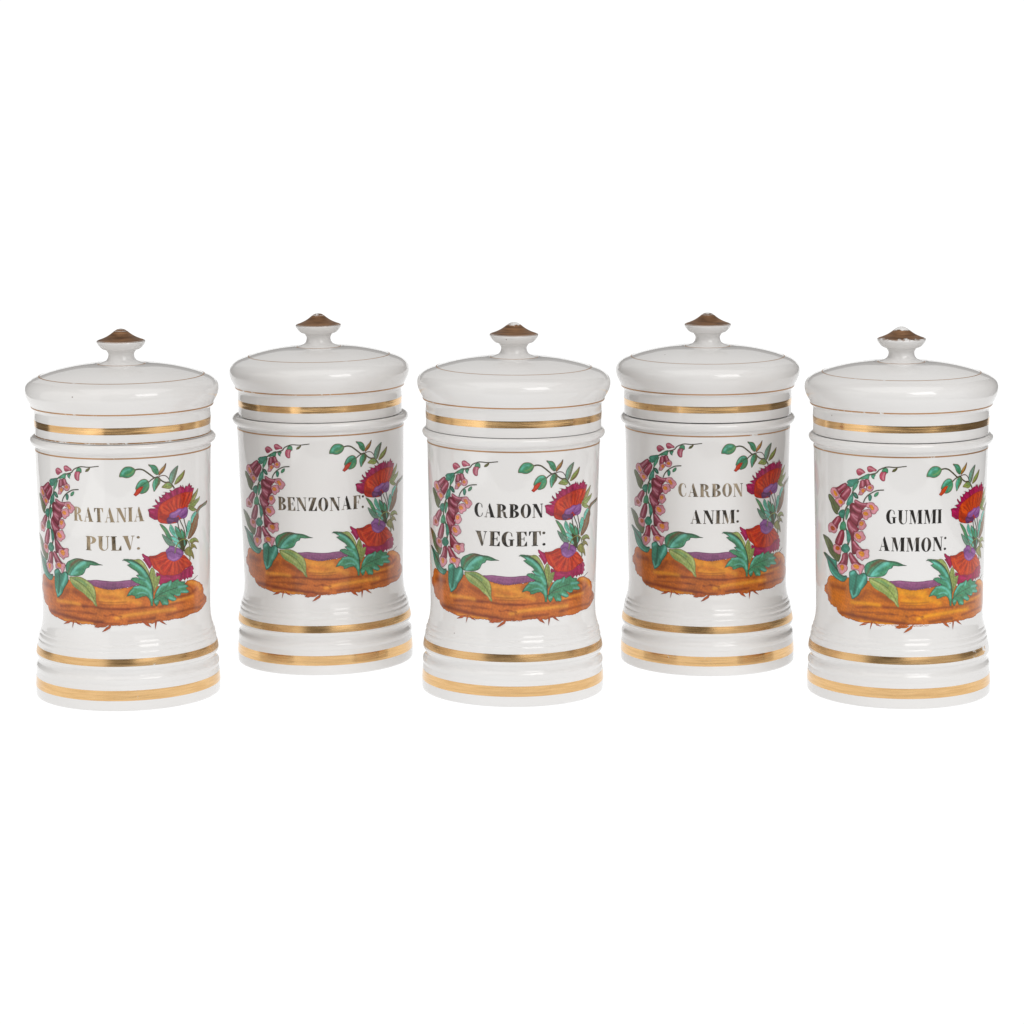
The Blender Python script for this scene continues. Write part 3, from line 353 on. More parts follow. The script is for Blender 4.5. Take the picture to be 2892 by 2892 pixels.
[236,1402,255,1408,280,1406,295,1408,266,1423,291,1430,306,1432,288,1459,292,1471,314,1446,325,1448,316,1489,337,1476,345,1486,334,1496,361,1496,365,1510,342,1517,369,1513,388,1507,405,1509,397,1526,421,1518,442,1530,464,1535,482,1536,491,1551,505,1530,509,1549,524,1520,538,1540,553,1531,574,1555,582,1534,601,1533,595,1518,624,1512,612,1483,584,1461,533,1483,463,1470,400,1448,352,1432,329,1409,317,1388,317,1359,316,1323,283,1326,246,1351,243,1383],
[["magl",5,0.7,[254,1390,280,1377]],["magl",5,0.5,[361,1488,392,1471]],["magl",5,0.6,[482,1525,500,1502]],["magl",5,0.5,[563,1526,553,1502]],["magd",6,0.6,[303,1443,337,1440]],["magd",6,0.6,[261,1360,301,1335]],["magd",4,0.6,[451,1522,459,1492]],["magd",4,0.6,[528,1516,528,1494]],["magd",4,0.6,[337,1469,360,1452]],["magl",5,0.5,[421,1507,429,1477]],["magd",4,0.5,[400,1502,408,1473]],
["magd",3.0,0.6,[243,1401,283,1397]],["magl",3.0,0.6,[262,1407,302,1400]],["magd",3.0,0.6,[302,1407,344,1398]],["magl",3.0,0.6,[298,1428,339,1414]],["magd",3.0,0.6,[313,1430,354,1414]],["magl",3.0,0.6,[298,1467,335,1446]],["magd",3.0,0.6,[332,1445,370,1423]],["magl",3.0,0.6,[343,1471,376,1443]],["magd",3.0,0.6,[350,1481,381,1450]],["magl",3.0,0.6,[365,1490,393,1456]],
["magd",3.0,0.6,[346,1511,373,1478]],["magl",3.0,0.6,[373,1506,396,1470]],["magd",3.0,0.6,[407,1502,424,1463]],["magl",3.0,0.6,[423,1511,434,1471]],["magd",3.0,0.6,[464,1528,464,1488]],["magl",3.0,0.6,[481,1529,476,1490]],["magd",3.0,0.6,[503,1523,493,1485]],["magl",3.0,0.6,[521,1514,505,1478]],["magd",3.0,0.6,[535,1534,518,1498]],["magl",3.0,0.6,[570,1549,548,1515]],
["magd",3.0,0.6,[596,1528,566,1497]],["magl",3.0,0.6,[617,1507,581,1480]]]],["red",1,["redd",3],[310,1396,321,1424,352,1446,400,1466,459,1485,533,1494,601,1488,618,1504,606,1465,584,1425,557,1389,555,1349,532,1313,494,1310,471,1302,453,1287,398,1286,358,1292,327,1300,309,1317,305,1353],[["redd",6,0.7,[574,1477,542,1398]],["redd",5,0.65,[514,1482,499,1400]],["redd",5,0.5,[455,1471,445,1400]],
["redd",4,0.5,[408,1458,404,1412]],["redd",10,0.6,[320,1341,359,1323,378,1303]],["orangr",10,0.7,[340,1418,344,1375,383,1363]],["orangr",6,0.6,[481,1468,472,1404]],["orangr",6,0.5,[548,1481,528,1404]],["orangr",6,0.5,[429,1459,424,1395]],["redd",6,0.5,[317,1406,332,1361]],["rust",8,0.5,[392,1435,391,1377]],["orangr",3.6,0.62,[327,1406,358,1388,385,1370]],
["redd",3.6,0.62,[344,1412,367,1393,395,1373]],["orangr",3.6,0.62,[361,1418,385,1397,405,1375]],["redd",3.6,0.62,[378,1425,394,1402,415,1378]],["orangr",3.6,0.62,[396,1431,413,1405,425,1380]],["redd",3.6,0.62,[414,1437,422,1410,435,1382]],["orangr",3.6,0.62,[432,1443,441,1413,446,1384]],["redd",3.6,0.62,[451,1449,451,1418,456,1387]],["orangr",3.6,0.62,[470,1455,471,1421,467,1389]],
["redd",3.6,0.62,[490,1460,481,1426,478,1391]],["orangr",3.6,0.62,[510,1466,502,1429,489,1393]],["redd",3.6,0.62,[531,1471,513,1433,500,1395]],["orangr",3.6,0.62,[553,1476,535,1436,511,1397]],["redd",3.6,0.62,[576,1481,546,1441,523,1399]],["orangr",3.6,0.62,[599,1486,569,1443,535,1401]],["redd",3.4,0.5,[321,1377,375,1343]],["redd",3.4,0.5,[323,1362,375,1338]],["redd",3.4,0.5,[325,1348,375,1334]],
["redd",3.4,0.5,[327,1333,374,1330]],["redd",3.4,0.5,[329,1318,374,1325]],["redd",3.4,0.5,[331,1304,374,1321]]]],["purpled",1,["plum",2.5],[374,1325,395,1337,415,1324,445,1324,471,1328,471,1299,458,1286,436,1296,398,1286,378,1295],[["vio",6,0.5,[390,1316,423,1305]]]],["vio",1,["plum",2.5],
[391,1337,403,1361,441,1371,467,1386,504,1382,532,1389,555,1375,557,1345,542,1318,508,1309,480,1323,467,1339,445,1324,415,1324],[["viol",6,0.8,[411,1349,449,1359,485,1373]],["viol",5,0.7,[494,1354,532,1374]],["plum",6,0.7,[489,1325,532,1338,552,1357]],["plum",4,0.6,[476,1349,499,1368]]]]]],["poppy_flower","poppy",[["mag",0,["magd",2.5],
[190,1092,199,1095,220,1079,242,1070,253,1055,260,1025,259,1000,241,983,226,1010,209,1036,195,1052,206,1058,195,1073],[["magl",5,0.5,[206,1076,227,1049,241,1019]],["magd",4,0.6,[213,1058,241,1001]]]],["mag",0,["magd",2.5],
[581,967,607,963,621,935,607,930,620,902,606,901,598,875,586,886,581,872,565,885,554,871,539,884,524,866,509,883,485,866,463,879,436,873,394,873,353,867,321,860,302,883,288,939,292,957,315,944,354,932,419,925,481,934,529,949],[["magd",4,0.6,[571,950,576,891]],["magl",4,0.6,[549,939,549,895]],["magl",4,0.5,[598,946,592,896]],["magd",5,0.6,[495,918,485,883]],["magl",6,0.5,[338,909,394,899]],
["magl",5,0.5,[449,906,458,887]],["magd",5,0.5,[374,916,423,906]],["magd",4,0.6,[524,935,524,881]]]],["red",1,["redd",3],[242,1074,264,1074,298,1078,325,1091,356,1095,396,1084,460,1054,515,1053,550,1026,582,996,598,975,581,963,539,955,510,941,486,926,450,921,415,918,374,927,346,926,319,940,300,963,270,988,256,1018,245,1048],[["redd",7,0.7,[257,1065,309,1064,348,1082]],
["redd",6,0.6,[359,1037,339,996,315,969]],["redd",5,0.6,[408,1002,390,954]],["redd",7,0.6,[477,1011,468,936]],["orangr",8,0.6,[278,1045,300,1007,334,953]],["orangr",8,0.6,[429,985,415,936]],["orangr",10,0.6,[520,1016,539,977]],["redd",5,0.5,[545,1020,582,978]],["orangr",6,0.5,[309,1057,355,1070]],["redd",4,0.5,[271,1031,293,986]],["orangr",3.6,0.6,[385,1051,339,1045,291,1037]],
["redd",3.6,0.6,[388,1043,345,1029,299,1013]],["orangr",3.6,0.6,[393,1035,353,1014,312,991]],["redd",3.6,0.6,[399,1028,365,1000,329,970]],["orangr",3.6,0.6,[407,1021,379,988,350,953]],["redd",3.6,0.6,[415,1016,395,979,373,938]],["orangr",3.6,0.6,[425,1012,413,971,400,927]],["redd",3.6,0.6,[435,1010,432,967,428,920]],["orangr",3.6,0.6,[445,1009,451,965,458,917]],
["redd",3.6,0.6,[455,1010,471,966,489,918]],["orangr",3.6,0.6,[464,1012,490,969,519,923]],["redd",3.6,0.6,[473,1015,508,976,547,933]],["orangr",3.6,0.6,[481,1020,524,985,574,946]],["redd",3.6,0.6,[487,1026,537,996,596,963]],["orangr",3.6,0.6,[492,1033,547,1009,613,982]],["redd",3.6,0.6,[495,1041,553,1024,624,1005]],["orangr",3.6,0.6,[496,1049,555,1040,628,1029]]]],["vio",1,["plum",2.6],
[364,1102,388,1121,392,1131,422,1128,443,1114,474,1103,501,1085,515,1064,496,1042,473,1027,437,1017,408,1024,379,1042,371,1065],[["viol",6,0.7,[387,1056,420,1030,464,1039]],["plum",4,0.7,[372,1083,404,1094,434,1075]],["plum",4,0.7,[451,1073,482,1058]],["viol",5,0.6,[392,1113,421,1110]],["viol",5,0.6,[465,1086,492,1071]],["maroon",4,0.5,[451,1102,447,1077]]]]]],
["hanging_stem","poppy",[["~","ygstem",[8.7,8.7],[436,1073,443,1107,461,1137,488,1159,526,1161,556,1145,574,1114,579,1073,576,1036,575,1004]]]],["leaf","poppy",[["lgreen",1,["brown",3],[163,1059,184,1052,205,1029,223,999,237,969,240,951,239,914,225,952,204,986,176,1020,134,1048,107,1060,142,1056],[["pale",5,0.5,[177,1042,212,1000,233,955]]]]]],["leaf","poppy",[["lgreen",1,["brown",3],
[263,992,277,973,284,947,288,925,307,930,320,925,314,897,306,869,291,848,275,817,268,832,254,888,240,936,244,965,253,986],[["brown",4,0.5,[266,970,273,904,275,832]],["olive",6,0.5,[307,908,287,867]]]]]],["leaf","poppy",[["green",0,["ink",3.4],
[54,1051,68,1063,96,1062,124,1055,152,1040,180,1016,208,986,229,951,247,914,261,869,268,821,267,767,262,720,247,721,244,751,233,777,215,793,186,791,165,782,140,780,136,798,115,806,78,797,87,815,106,843,124,860,127,867,166,872,174,879,145,892,109,919,121,929,150,931,171,919,147,946,161,949,168,950,151,971,112,998,87,1021,109,1027,85,1044,68,1052],
[["turq",9,0.85,[110,1038,151,1014,190,976,218,934]],["ink",3.5,0.85,[75,1055,134,1041,190,1001,233,940,257,866,263,778]],["turq",9,0.8,[168,930,217,898,246,852]],["turq",9,0.75,[131,864,188,857,238,820,252,779]],["turq",6,0.7,[158,815,194,820,223,807]],["dgreen",5,0.7,[167,919,210,906]],["dgreen",5,0.7,[174,876,217,862]],["dgreen",5,0.6,[182,940,161,949]],["turq",5,0.6,[98,818,127,842]],
["dgreen",5,0.5,[109,1009,154,982,189,943]],["ink",3,0.5,[140,798,187,813,230,792]]]]]],["leaf","poppy",[["green",0,["ink",3],
[274,774,279,802,294,833,314,857,337,873,365,873,377,879,406,890,410,871,436,882,463,890,472,872,499,866,529,862,523,844,554,829,559,817,533,814,548,800,572,780,543,774,489,784,484,770,466,763,422,779,448,753,443,739,417,735,376,755,384,729,375,712,351,718,335,716,312,755,304,731,289,714,270,741,267,767],[["ink",3,0.8,[267,763,313,795,376,817,453,829,519,841]],
["turq",8,0.8,[294,812,325,852,369,865]],["turq",7,0.8,[402,879,389,852]],["turq",9,0.8,[467,831,533,828]],["turq",8,0.75,[489,795,553,785]],["turq",8,0.75,[388,765,435,744]],["turq",7,0.7,[347,737,371,723]],["turq",7,0.7,[281,747,297,753]],["turq",6,0.6,[435,773,475,775]],["dgreen",6,0.8,[422,779,397,793]],["dgreen",6,0.8,[376,755,352,769]],["ink",2.5,0.5,[313,799,344,832,377,853]],
["brown",5,0.4,[313,784,364,786]]]]]]]''')
PAINT.sort(key=lambda p: ('log', 'foxglove', 'poppy').index(p[1]))

def seg_dist(P, A, B):
    d = B - A
    t = np.clip(((P - A) @ d) / max(d @ d, 1e-9), 0, 1)
    return np.hypot(*(P - (A + t[:, None] * d)).T)
def line_dist(P, L):
    return np.min([seg_dist(P, L[i], L[i + 1]) for i in range(len(L) - 1)], axis=0)
def inside(P, poly):
    x, y = P[:, 0], P[:, 1]
    r = np.zeros(len(P), bool)
    for (x1, y1), (x2, y2) in zip(poly, np.roll(poly, -1, 0)):
        if y1 == y2: continue
        r ^= ((y1 > y) != (y2 > y)) & (x < (x2 - x1) * (y - y1) / (y2 - y1) + x1)
    return r
def resample(poly, h):
    o = []
    for a, b in zip(poly, np.roll(poly, -1, 0)):
        n = max(1, int(math.ceil(np.hypot(*(b - a)) / h)))
        for k in range(n): o.append(a + (b - a) * k / n)
    return np.array(o)
def mesh2d(poly, h):
    b = resample(np.array(poly, float), h)
    lo, hi = b.min(0), b.max(0)
    gx, gy = np.meshgrid(np.arange(lo[0], hi[0], h), np.arange(lo[1], hi[1], h * .866))
    gx = gx + (np.arange(gx.shape[0]) % 2)[:, None] * h * .5
    g = np.stack([gx.ravel(), gy.ravel()], 1)
    if len(g): g = g[inside(g, b)]
    if len(g):
        d = np.min(np.hypot(g[:, None, 0] - b[None, :, 0], g[:, None, 1] - b[None, :, 1]), axis=1)
        g = g[d > h * .55]
    pts = [Vector(p) for p in np.concatenate([b, g])]
    n = len(b)
    r = delaunay_2d_cdt(pts, [(i, (i + 1) % n) for i in range(n)], [], 1, 1e-4)
    V = np.array([tuple(v) for v in r[0]])
    Fc = [tuple(f) for f in r[2]]
    if Fc:                                  # drop what lies in notches
        cen = np.array([V[list(f)].mean(0) for f in Fc])
        ok = inside(cen, b)
        Fc = [f for f, k in zip(Fc, ok) if k]
    return V, Fc, b
def ribbon(L, w):
    L = np.array(spline([tuple(p) for p in L], 4))
    t = np.gradient(L, axis=0); t /= np.maximum(np.hypot(t[:, 0], t[:, 1]), 1e-6)[:, None]
    nrm = np.stack([-t[:, 1], t[:, 0]], 1)
    ww = np.linspace(w[0], w[1], len(L))[:, None] * .05
    return np.concatenate([L + nrm * ww, (L - nrm * ww)[::-1]])

rng = np.random.default_rng(4)
def wrap(V2, off):
    th = V2[:, 0] / 60.0
    r = (rbody(V2[:, 1]) + off) * MM
    return np.stack([r * np.sin(th), -r * np.cos(th), V2[:, 1] * MM], 1), np.stack([np.sin(th), -np.cos(th), np.full(len(th), -0.02)], 1)
def to_mesh(name, parts):
    """parts: (V2, faces, offset, colour array) wrapped onto the wall of the jar"""
    vs, ns, fs, cs, k = [], [], [], [], 0
    for V2, Fc, off, C in parts:
        p, nr = wrap(V2, off)
        ar = []
        for f in Fc:
            a, b, c = (V2[i] for i in f[:3])
            ar.append(f if (b[0] - a[0]) * (c[1] - a[1]) - (b[1] - a[1]) * (c[0] - a[0]) > 0 else f[::-1])
        vs.append(p); ns.append(nr); cs.append(C); fs += [tuple(i + k for i in f) for f in ar]; k += len(V2)
    me = bpy.data.meshes.new(name)
    vs = np.concatenate(vs); ns = np.concatenate(ns); cs = np.concatenate(cs)
    me.from_pydata(vs.tolist(), [], fs)
    me.polygons.foreach_set('use_smooth', [True] * len(me.polygons))
    at = me.attributes.new('pigment', 'FLOAT_COLOR', 'POINT')
    at.data.foreach_set('color', np.concatenate([cs, np.ones((len(cs), 1))], 1).astype(np.float32).ravel())
    me.normals_split_custom_set_from_vertices(ns.tolist())
    me.update()
    return me

boxes = []
def level(b):
    lo, hi = b.min(0), b.max(0)
    l = 1 + max([x[2] for x in boxes if (x[0] < hi).all() and (lo < x[1]).all()], default=0)
    boxes.append((lo, hi, l))
    return l
def build_paint():
    res = []
    for name, grp, layers in PAINT:
        parts = []
        shift = np.zeros(2)
        for ly in layers:
            if ly[0] == '~':
                L = np.array(ly[3], float).reshape(-1, 2) * .1 + shift
                poly = ribbon(L, ly[2]); cname, outline, strokes = ly[1], ['ink', 1.6], []
                h = .45
            else:
                cname, smooth, outline, poly, strokes = ly
                poly = np.array(poly, float).reshape(-1, 2) * .1 + shift
                if smooth: poly = np.array(spline([tuple(p) for p in poly], 4, True))
                elif name == 'log':
                    poly = resample(poly, .8)
                    poly = poly + rng.normal(0, .17, poly.shape)
                h = .62 if name == 'log' else .42
            V, Fc, b = mesh2d(poly, h)
            C = np.tile(PAL[cname], (len(V), 1))
            C *= (1 + (.20 if name == 'leaf' else .12) * np.sin(V[:, :1] * 2.3 + V[:, 1:] * .9 + len(res)) * np.sin(V[:, 1:] * 1.9 - V[:, :1] * .8))
            if name == 'log':
                g = np.sin(V[:, 1] * 2.4 + 1.6 * np.sin(V[:, 0] * .13) + .7 * np.sin(V[:, 0] * .31)) * .5 + np.sin(V[:, 1] * 5.1 + V[:, 0] * .21) * .3
                g = np.clip(.5 + .5 * g, 0, 1)[:, None] * .24
                C = C * (1 - g) + PAL['logd'] * g
            for cn, w, a, L in strokes:
                L = np.array(L, float).reshape(-1, 2) * .1 + shift
                if len(L) > 2: L = np.array(spline([tuple(p) for p in L], 4))
                al = (a * np.exp(-(line_dist(V, L) / (w * .095)) ** 2))[:, None]
                C = C * (1 - al) + PAL[cn] * al
            if outline:
                bb = np.concatenate([b, b[:1]])
                dd = np.min(np.hypot(V[:, None, 0] - b[None, :, 0], V[:, None, 1] - b[None, :, 1]), axis=1)
                al = (.92 * np.exp(-(dd / (outline[1] * .115)) ** 2))[:, None]
                C = C * (1 - al) + PAL[outline[0]] * al
            parts.append((V, Fc, .02 + .014 * level(b), np.clip(C, 0, 1)))
        res.append((name, grp, to_mesh('painted_' + name, parts)))
    return res
paint_meshes = build_paint()

# ------------------------------------------------------------------ lettering (modern-face capitals drawn as shapes)
def R(x0, y0, x1, y1): return [(x0, y0), (x1, y0), (x1, y1), (x0, y1)]
def arc(cx, cy, rx, ry, a0, a1, icx, icy, irx, iry, n=18):
    a = [math.radians(a0 + (a1 - a0) * i / n) for i in range(n + 1)]
    o = [(cx + rx * math.cos(t), cy + ry * math.sin(t)) for t in a]
    i = [(icx + irx * math.cos(t), icy + iry * math.sin(t)) for t in a]
    return o + i[::-1]
H = .045
def bowl(y0, y1, x=.27, rx=.40):
    cy, ry = (y0 + y1) / 2, (y1 - y0) / 2
    return arc(x, cy, rx, ry, -90, 90, x, cy, rx - .25, ry - H)
def stemI(x): return [R(x - .02, 0, x + .22, 1), R(x - .08, 0, x, H), R(x + .20, 0, x + .28, H), R(x - .08, 1 - H, x, 1), R(x + .20, 1 - H, x + .28, 1)]
GL = {
 'I': (stemI(.08), .36),
 'T': ([R(.24, 0, .48, 1), R(.0, 1 - H, .26, 1), R(.46, 1 - H, .72, 1), [(0, 1 - H), (0, .70), (.035, .70), (.13, 1 - H)], [(.72, 1 - H), (.59, 1 - H), (.685, .70), (.72, .70)], R(.17, 0, .26, H), R(.46, 0, .55, H)], .72),
 'L': ([R(.06, 0, .30, 1), R(0, 1 - H, .08, 1), R(.28, 1 - H, .38, 1), R(0, 0, .08, H), R(.28, 0, .64, H), [(.46, H), (.64, H), (.64, .34), (.61, .34)]], .64),
 'E': ([R(.06, 0, .30, 1), R(0, 1 - H, .08, 1), R(0, 0, .08, H), R(.28, 0, .64, H), [(.46, H), (.64, H), (.64, .32), (.61, .32)], R(.28, 1 - H, .62, 1), [(.46, 1 - H), (.59, .70), (.62, .70), (.62, 1 - H)], R(.28, .48, .45, .48 + H), [(.45, .38), (.49, .34), (.49, .66), (.45, .62)]], .64),
 'F': ([R(.06, 0, .30, 1), R(0, 1 - H, .08, 1), R(0, 0, .08, H), R(.28, 0, .38, H), R(.28, 1 - H, .62, 1), [(.46, 1 - H), (.59, .68), (.62, .68), (.62, 1 - H)], R(.28, .48, .45, .48 + H), [(.45, .38), (.49, .34), (.49, .66), (.45, .62)]], .62),
 'P': ([R(.06, 0, .30, 1), R(0, 1 - H, .08, 1), R(0, 0, .08, H), R(.28, 0, .38, H), bowl(.46, 1.0, .285)], .69),
 'R': ([R(.06, 0, .30, 1), R(0, 1 - H, .08, 1), R(0, 0, .08, H), R(.28, 0, .38, H), bowl(.48, 1.0, .285, .39), [(.36, .47), (.52, .47), (.64, .40), (.68, .12), (.74, .05), (.80, .06), (.80, .02), (.70, -.02), (.58, .02), (.50, .12), (.47, .36)]], .80),
 'B': ([R(.06, 0, .30, 1), R(0, 1 - H, .08, 1), R(0, 0, .08, H), bowl(.53, 1.0, .285, .36), bowl(0, .525, .285, .42)], .71),
 'C': ([arc(.37, .5, .37, .52, 48, 312, .44, .5, .185, .475), [(.575, .84), (.62, .885), (.64, .68), (.62, .66), (.56, .76)], [(.60, .14), (.63, .12), (.66, .30), (.64, .32), (.58, .20)]], .68),
 'G': ([arc(.37, .5, .37, .52, 48, 318, .44, .5, .185, .475), [(.575, .84), (.62, .885), (.64, .68), (.62, .66), (.56, .76)], R(.50, .04, .68, .44), R(.42, .44, .76, .44 + H)], .76),
 'O': ([arc(.38, .5, .38, .52, 0, 180, .38, .5, .145, .478), arc(.38, .5, .38, .52, 180, 360, .38, .5, .145, .478)], .76),
 'U': ([R(.06, .28, .30, 1), R(0, 1 - H, .08, 1), R(.28, 1 - H, .36, 1), arc(.37, .28, .29, .30, 180, 360, .44, .28, .165, .25), R(.605, .28, .66, 1), R(.52, 1 - H, .605, 1), R(.66, 1 - H, .74, 1)], .74),
 'V': ([[(.03, 1), (.31, 1), (.50, .14), (.43, -.01), (.37, -.01)], [(.62, 1), (.67, 1), (.47, .10), (.44, .0)], R(0, 1 - H, .05, 1), R(.29, 1 - H, .36, 1), R(.52, 1 - H, .62, 1), R(.67, 1 - H, .74, 1)], .74),
 'A': ([[(.37, 1.02), (.43, 1.02), (.745, 0), (.465, 0), (.30, .80)], [(.34, .93), (.30, .80), (.12, 0), (.07, 0)], R(.17, .30, .52, .30 + H), R(0, 0, .07, H), R(.12, 0, .20, H), R(.40, 0, .48, H), R(.72, 0, .80, H)], .80),
 'N': ([R(.09, 0, .14, .93), [(.03, 1), (.31, 1), (.73, .10), (.73, -.01), (.60, -.01)], R(.67, .20, .72, 1), R(0, 0, .09, H), R(.14, 0, .22, H), R(0, 1 - H, .06, 1), R(.58, 1 - H, .67, 1), R(.72, 1 - H, .80, 1)], .80),
 'M': ([R(.09, 0, .135, .93), [(.04, 1), (.30, 1), (.50, .16), (.45, -.01), (.40, -.01)], [(.46, .02), (.49, .14), (.72, 1), (.68, 1)], R(.685, 0, .925, 1), R(0, 0, .09, H), R(.135, 0, .21, H), R(0, 1 - H, .06, 1), R(.62, 0, .70, H), R(.90, 0, .98, H), R(.90, 1 - H, .98, 1)], .98),
 'Z': ([[(.37, 1 - H), (.64, 1 - H), (.30, H), (.02, H)], R(.05, 1 - H, .64, 1), R(.02, 0, .66, H), [(.05, 1 - H), (.05, .70), (.08, .70), (.20, 1 - H)], [(.46, H), (.66, H), (.66, .34), (.63, .34)]], .66),
 ':': ([[(.10 + .10 * math.cos(t * .4488), .88 + .09 * math.sin(t * .4488)) for t in range(14)], [(.10 + .10 * math.cos(t * .4488), .10 + .09 * math.sin(t * .4488)) for t in range(14)]], .20),
}
def text_mesh(txt, s0, s1, z0, h):
    gap = .11
    tot = sum(GL[c][1] for c in txt) + gap * (len(txt) - 1)
    kx = (s1 - s0) / tot
    x, parts, lv = s0, [], 0
    for c in txt:
        pcs, adv = GL[c]
        jz, rt = rng.normal(0, .10), rng.normal(0, .012)
        for q, pc in enumerate(pcs):
            P = np.array([(x + px * kx + rt * py * h, z0 + jz + py * h) for px, py in pc])
            V, Fc, b = mesh2d(P, .8)
            parts.append((V, Fc, .03 + .006 * q, np.ones((len(V), 3)) * .5))
        x += (adv + gap) * kx
    return to_mesh('lettering', parts)
def mat_letter(dark, light, seed, pos=.5):
    """burnished gilding gone dark, with paler brush streaks"""
    mt, nt, p, out = nodes('letter_gilding')
    v = coords(nt, seed, (1, 1, .45))
    n1 = N(nt, 'ShaderNodeTexNoise', Scale=170.0, Detail=3.0); lk(nt, v, n1.inputs['Vector'])
    n2 = N(nt, 'ShaderNodeTexNoise', Scale=1400.0, Detail=2.0); lk(nt, v, n2.inputs['Vector'])
    f = math_n(nt, 'MULTIPLY_ADD', n2.outputs['Fac'], .25); lk(nt, n1.outputs['Fac'], f.node.inputs[2])
    cr = nt.nodes.new('ShaderNodeValToRGB')
    cr.color_ramp.elements[0].position = pos; cr.color_ramp.elements[0].color = tuple(dark) + (1,)
    cr.color_ramp.elements[1].position = pos + .26; cr.color_ramp.elements[1].color = tuple(light) + (1,)
    lk(nt, f, cr.inputs[0]); lk(nt, cr.outputs[0], p.inputs['Base Color'])
    p.inputs['Metallic'].default_value = .6
    p.inputs['Roughness'].default_value = .28
    return mt

# ------------------------------------------------------------------ backdrop: white sweep, glow added to keep it pure white and shadowless
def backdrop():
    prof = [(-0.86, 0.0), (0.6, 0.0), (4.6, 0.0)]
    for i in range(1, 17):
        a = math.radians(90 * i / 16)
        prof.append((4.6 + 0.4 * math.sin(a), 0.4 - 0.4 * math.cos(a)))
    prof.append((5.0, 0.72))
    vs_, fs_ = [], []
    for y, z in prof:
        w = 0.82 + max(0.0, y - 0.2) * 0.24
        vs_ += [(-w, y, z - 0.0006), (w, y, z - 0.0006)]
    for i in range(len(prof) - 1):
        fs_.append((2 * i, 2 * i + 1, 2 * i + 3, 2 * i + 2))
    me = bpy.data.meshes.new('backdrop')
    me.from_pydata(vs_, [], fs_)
    mt, nt, p, out = nodes('glowing_white')
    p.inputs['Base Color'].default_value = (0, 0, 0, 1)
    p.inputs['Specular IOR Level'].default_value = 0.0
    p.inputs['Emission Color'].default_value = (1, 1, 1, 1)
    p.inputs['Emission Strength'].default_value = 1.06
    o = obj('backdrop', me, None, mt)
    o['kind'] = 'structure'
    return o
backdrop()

# ------------------------------------------------------------------ the five jars
JARS = [
 dict(loc=(-.2626, -.0617), tilt=.0011, ls=1.0044, bs=1.0057, up=.1, ds=0.0, dz=0.0, ring=57.6, text=[('RATANIA', -28.6, 21.1, 132.2, 9.9), ('PULV:', -19.9, 17.9, 112.3, 10.0)], ink=[((.10, .075, .045), (.40, .31, .20), .40), ((.07, .052, .032), (.36, .28, .18), .46)], wear=.26, paint=(.5, 1.0, 1.0),
      cap=[(2, .2575, .2605, .10)], line=True, label='white porcelain jar with gilt lettering RATANIA PULV:, the leftmost of the row'),
 dict(loc=(-.1278, .0434), tilt=-.0079, ls=.986, bs=1.0093, up=-.3, ds=4.6, dz=-.8, ring=53.0, text=[('BENZONAF:', -29.6, 35.0, 121.0, 9.9)], ink=[((.035, .03, .025), (.30, .24, .17), .58)], wear=.27, paint=(.5, 1.0, .94),
      cap=[(2, .2575, .2605, .18)], label='white porcelain jar with the single lettered line BENZONAF:, set back second from left'),
 dict(gap=.15, loc=(.0123, -.0598), tilt=.0092, ls=1.0097, bs=.9978, up=2.1, ds=-2.2, dz=.3, ring=54.2, text=[('CARBON', -28.1, 20.4, 132.4, 9.6), ('VEGET:', -27.3, 22.5, 112.4, 10.3)], ink=[((.028, .026, .024), (.24, .20, .15), .60)] * 2, wear=.27, paint=(.5, 1.0, 1.0),
      cap=[(2, .2565, .2590, .28)], label='white porcelain jar with black lettering CARBON VEGET:, in front at the middle'),
 dict(gap=.45, loc=(.1588, .033), tilt=-.0012, ls=1.0029, bs=.9942, up=-.7, ds=.4, dz=-.6, ring=56.4, text=[('CARBON', -26.0, 21.8, 131.3, 9.6), ('ANIM:', -16.9, 18.9, 111.7, 9.9)], ink=[((.07, .055, .04), (.46, .37, .26), .48), ((.035, .03, .025), (.30, .24, .17), .60)], wear=.28, paint=(.5, 1.02, .96),
      cap=[(2, .2570, .2600, .26)], label='white porcelain jar with lettering CARBON ANIM:, set back second from right'),
 dict(gap=.25, loc=(.2868, -.0718), tilt=-.0021, ls=.9966, bs=.9924, up=-1.3, ds=4.3, dz=-2.3, ring=55.4, text=[('GUMMI', -18.0, 21.0, 128.7, 9.7), ('AMMON:', -23.0, 24.9, 109.5, 9.7)], ink=[((.022, .02, .018), (.10, .085, .07), .60)] * 2, wear=.27, paint=(.505, 1.06, 1.08),
      cap=[(2, .2560, .2585, .36), (2, .2532, .2516, .22)], waist=[(0, .034, .062, .34)], label='white porcelain jar with black lettering GUMMI AMMON: and worn knob, rightmost of the row'),
]
PART = {'foxglove': 'painted_foxglove_stem', 'log': 'painted_log', 'poppy': 'painted_poppy_stem'}
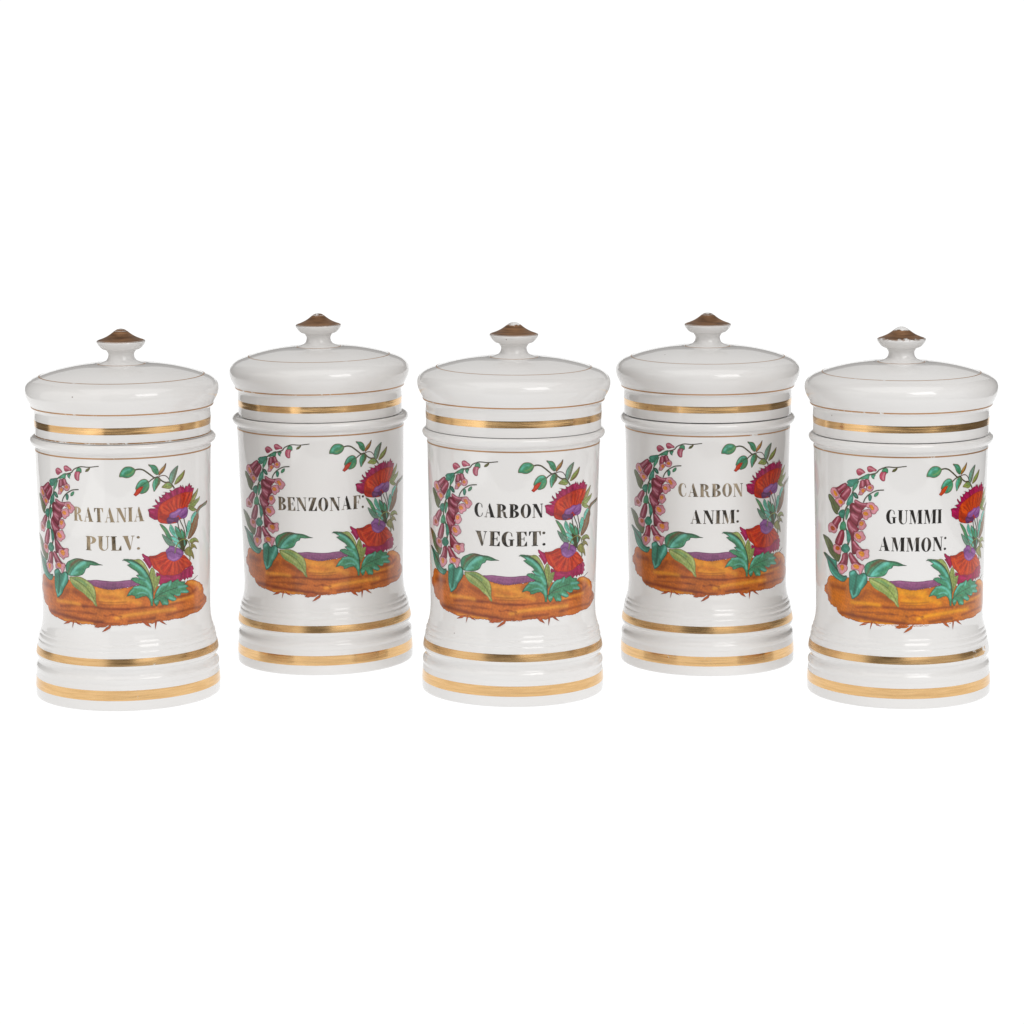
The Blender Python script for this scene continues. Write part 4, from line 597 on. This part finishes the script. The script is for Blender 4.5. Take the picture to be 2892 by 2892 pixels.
for n, J in enumerate(JARS):
    root = bpy.data.objects.new('apothecary_jar', None)
    col.objects.link(root)
    root.empty_display_size = .05
    root.location = (J['loc'][0], J['loc'][1], abs(J['tilt']) * .065)
    root.rotation_euler = (0, J['tilt'], 0)
    root['label'], root['category'], root['group'] = J['label'], 'jar', 'row of five porcelain apothecary jars'
    sd = n * 5.3 + 1
    porc = mat_porcelain(sd)
    gold = mat_gold('gilding', sd, J['wear'] - .06)
    waist = mat_gold('gilding', sd + 1, J['wear'] - .04, rough=.26, edge=J.get('waist'))
    thin = mat_gold('thin_gilding', sd + 2, J['wear'] + .02, base=(.52, .29, .14, 1), rough=.34, metallic=.5)
    cap = mat_gold('knob_gilding', sd + 4, J['wear'] - .02, base=(.33, .17, .08, 1), rough=.46, edge=J['cap'], metallic=.55, dk=.42)
    zs = 1 + J['up'] / 185.5
    body = obj('body', MESH['body'], root, porc)
    body.scale = (J['bs'], J['bs'], zs)
    for nm, mt in (('foot_gold_band', gold), ('waist_gold_band', waist), ('rim_gold_line', thin)):
        obj(nm, MESH[nm], body, mt)
    lid = obj('lid', MESH['lid'], root, porc)
    lid.scale = (J['ls'], J['ls'], 1)
    lid.location = (0, 0, (J['up'] + J.get('gap', 0)) * MM)
    lid.rotation_euler = (0, 0, 1.3 * n)
    names = ['knob', 'lid_gold_band', 'lid_gold_line', 'knob_gold_ring', 'gilt_cap']
    mats = {'knob': porc, 'lid_gold_band': gold, 'gilt_cap': cap}
    for nm in names:
        obj(nm, MESH[nm], lid, mats.get(nm, thin))
    obj('dome_gold_ring', dome_ring(J['ring']), lid, thin)
    if J.get('line'):
        obj('lid_edge_line', MESH['lid_edge_line'], lid, mat_gold('rubbed_gilding', sd + 6, .37, base=(.44, .25, .11, 1), rough=.4))
    pm = mat_paint(sd, *J['paint'])
    heads = {}
    rz = J['ds'] / 60.0
    sc = J['bs'] + .0006
    for nm, grp, me in paint_meshes:
        if grp not in heads:
            o = obj(PART[grp], me, root, pm)
            o.rotation_euler, o.scale, o.location = (0, 0, rz), (sc, sc, 1), (0, 0, J['dz'] * MM)
            heads[grp] = o
        else:
            obj('painted_' + nm, me, heads[grp], pm)
    for t, ik in zip(J['text'], J['ink']):
        o = obj('lettering', text_mesh(*t), root, mat_letter(ik[0], ik[1], sd, ik[2]))
        o.scale = (sc, sc, 1)
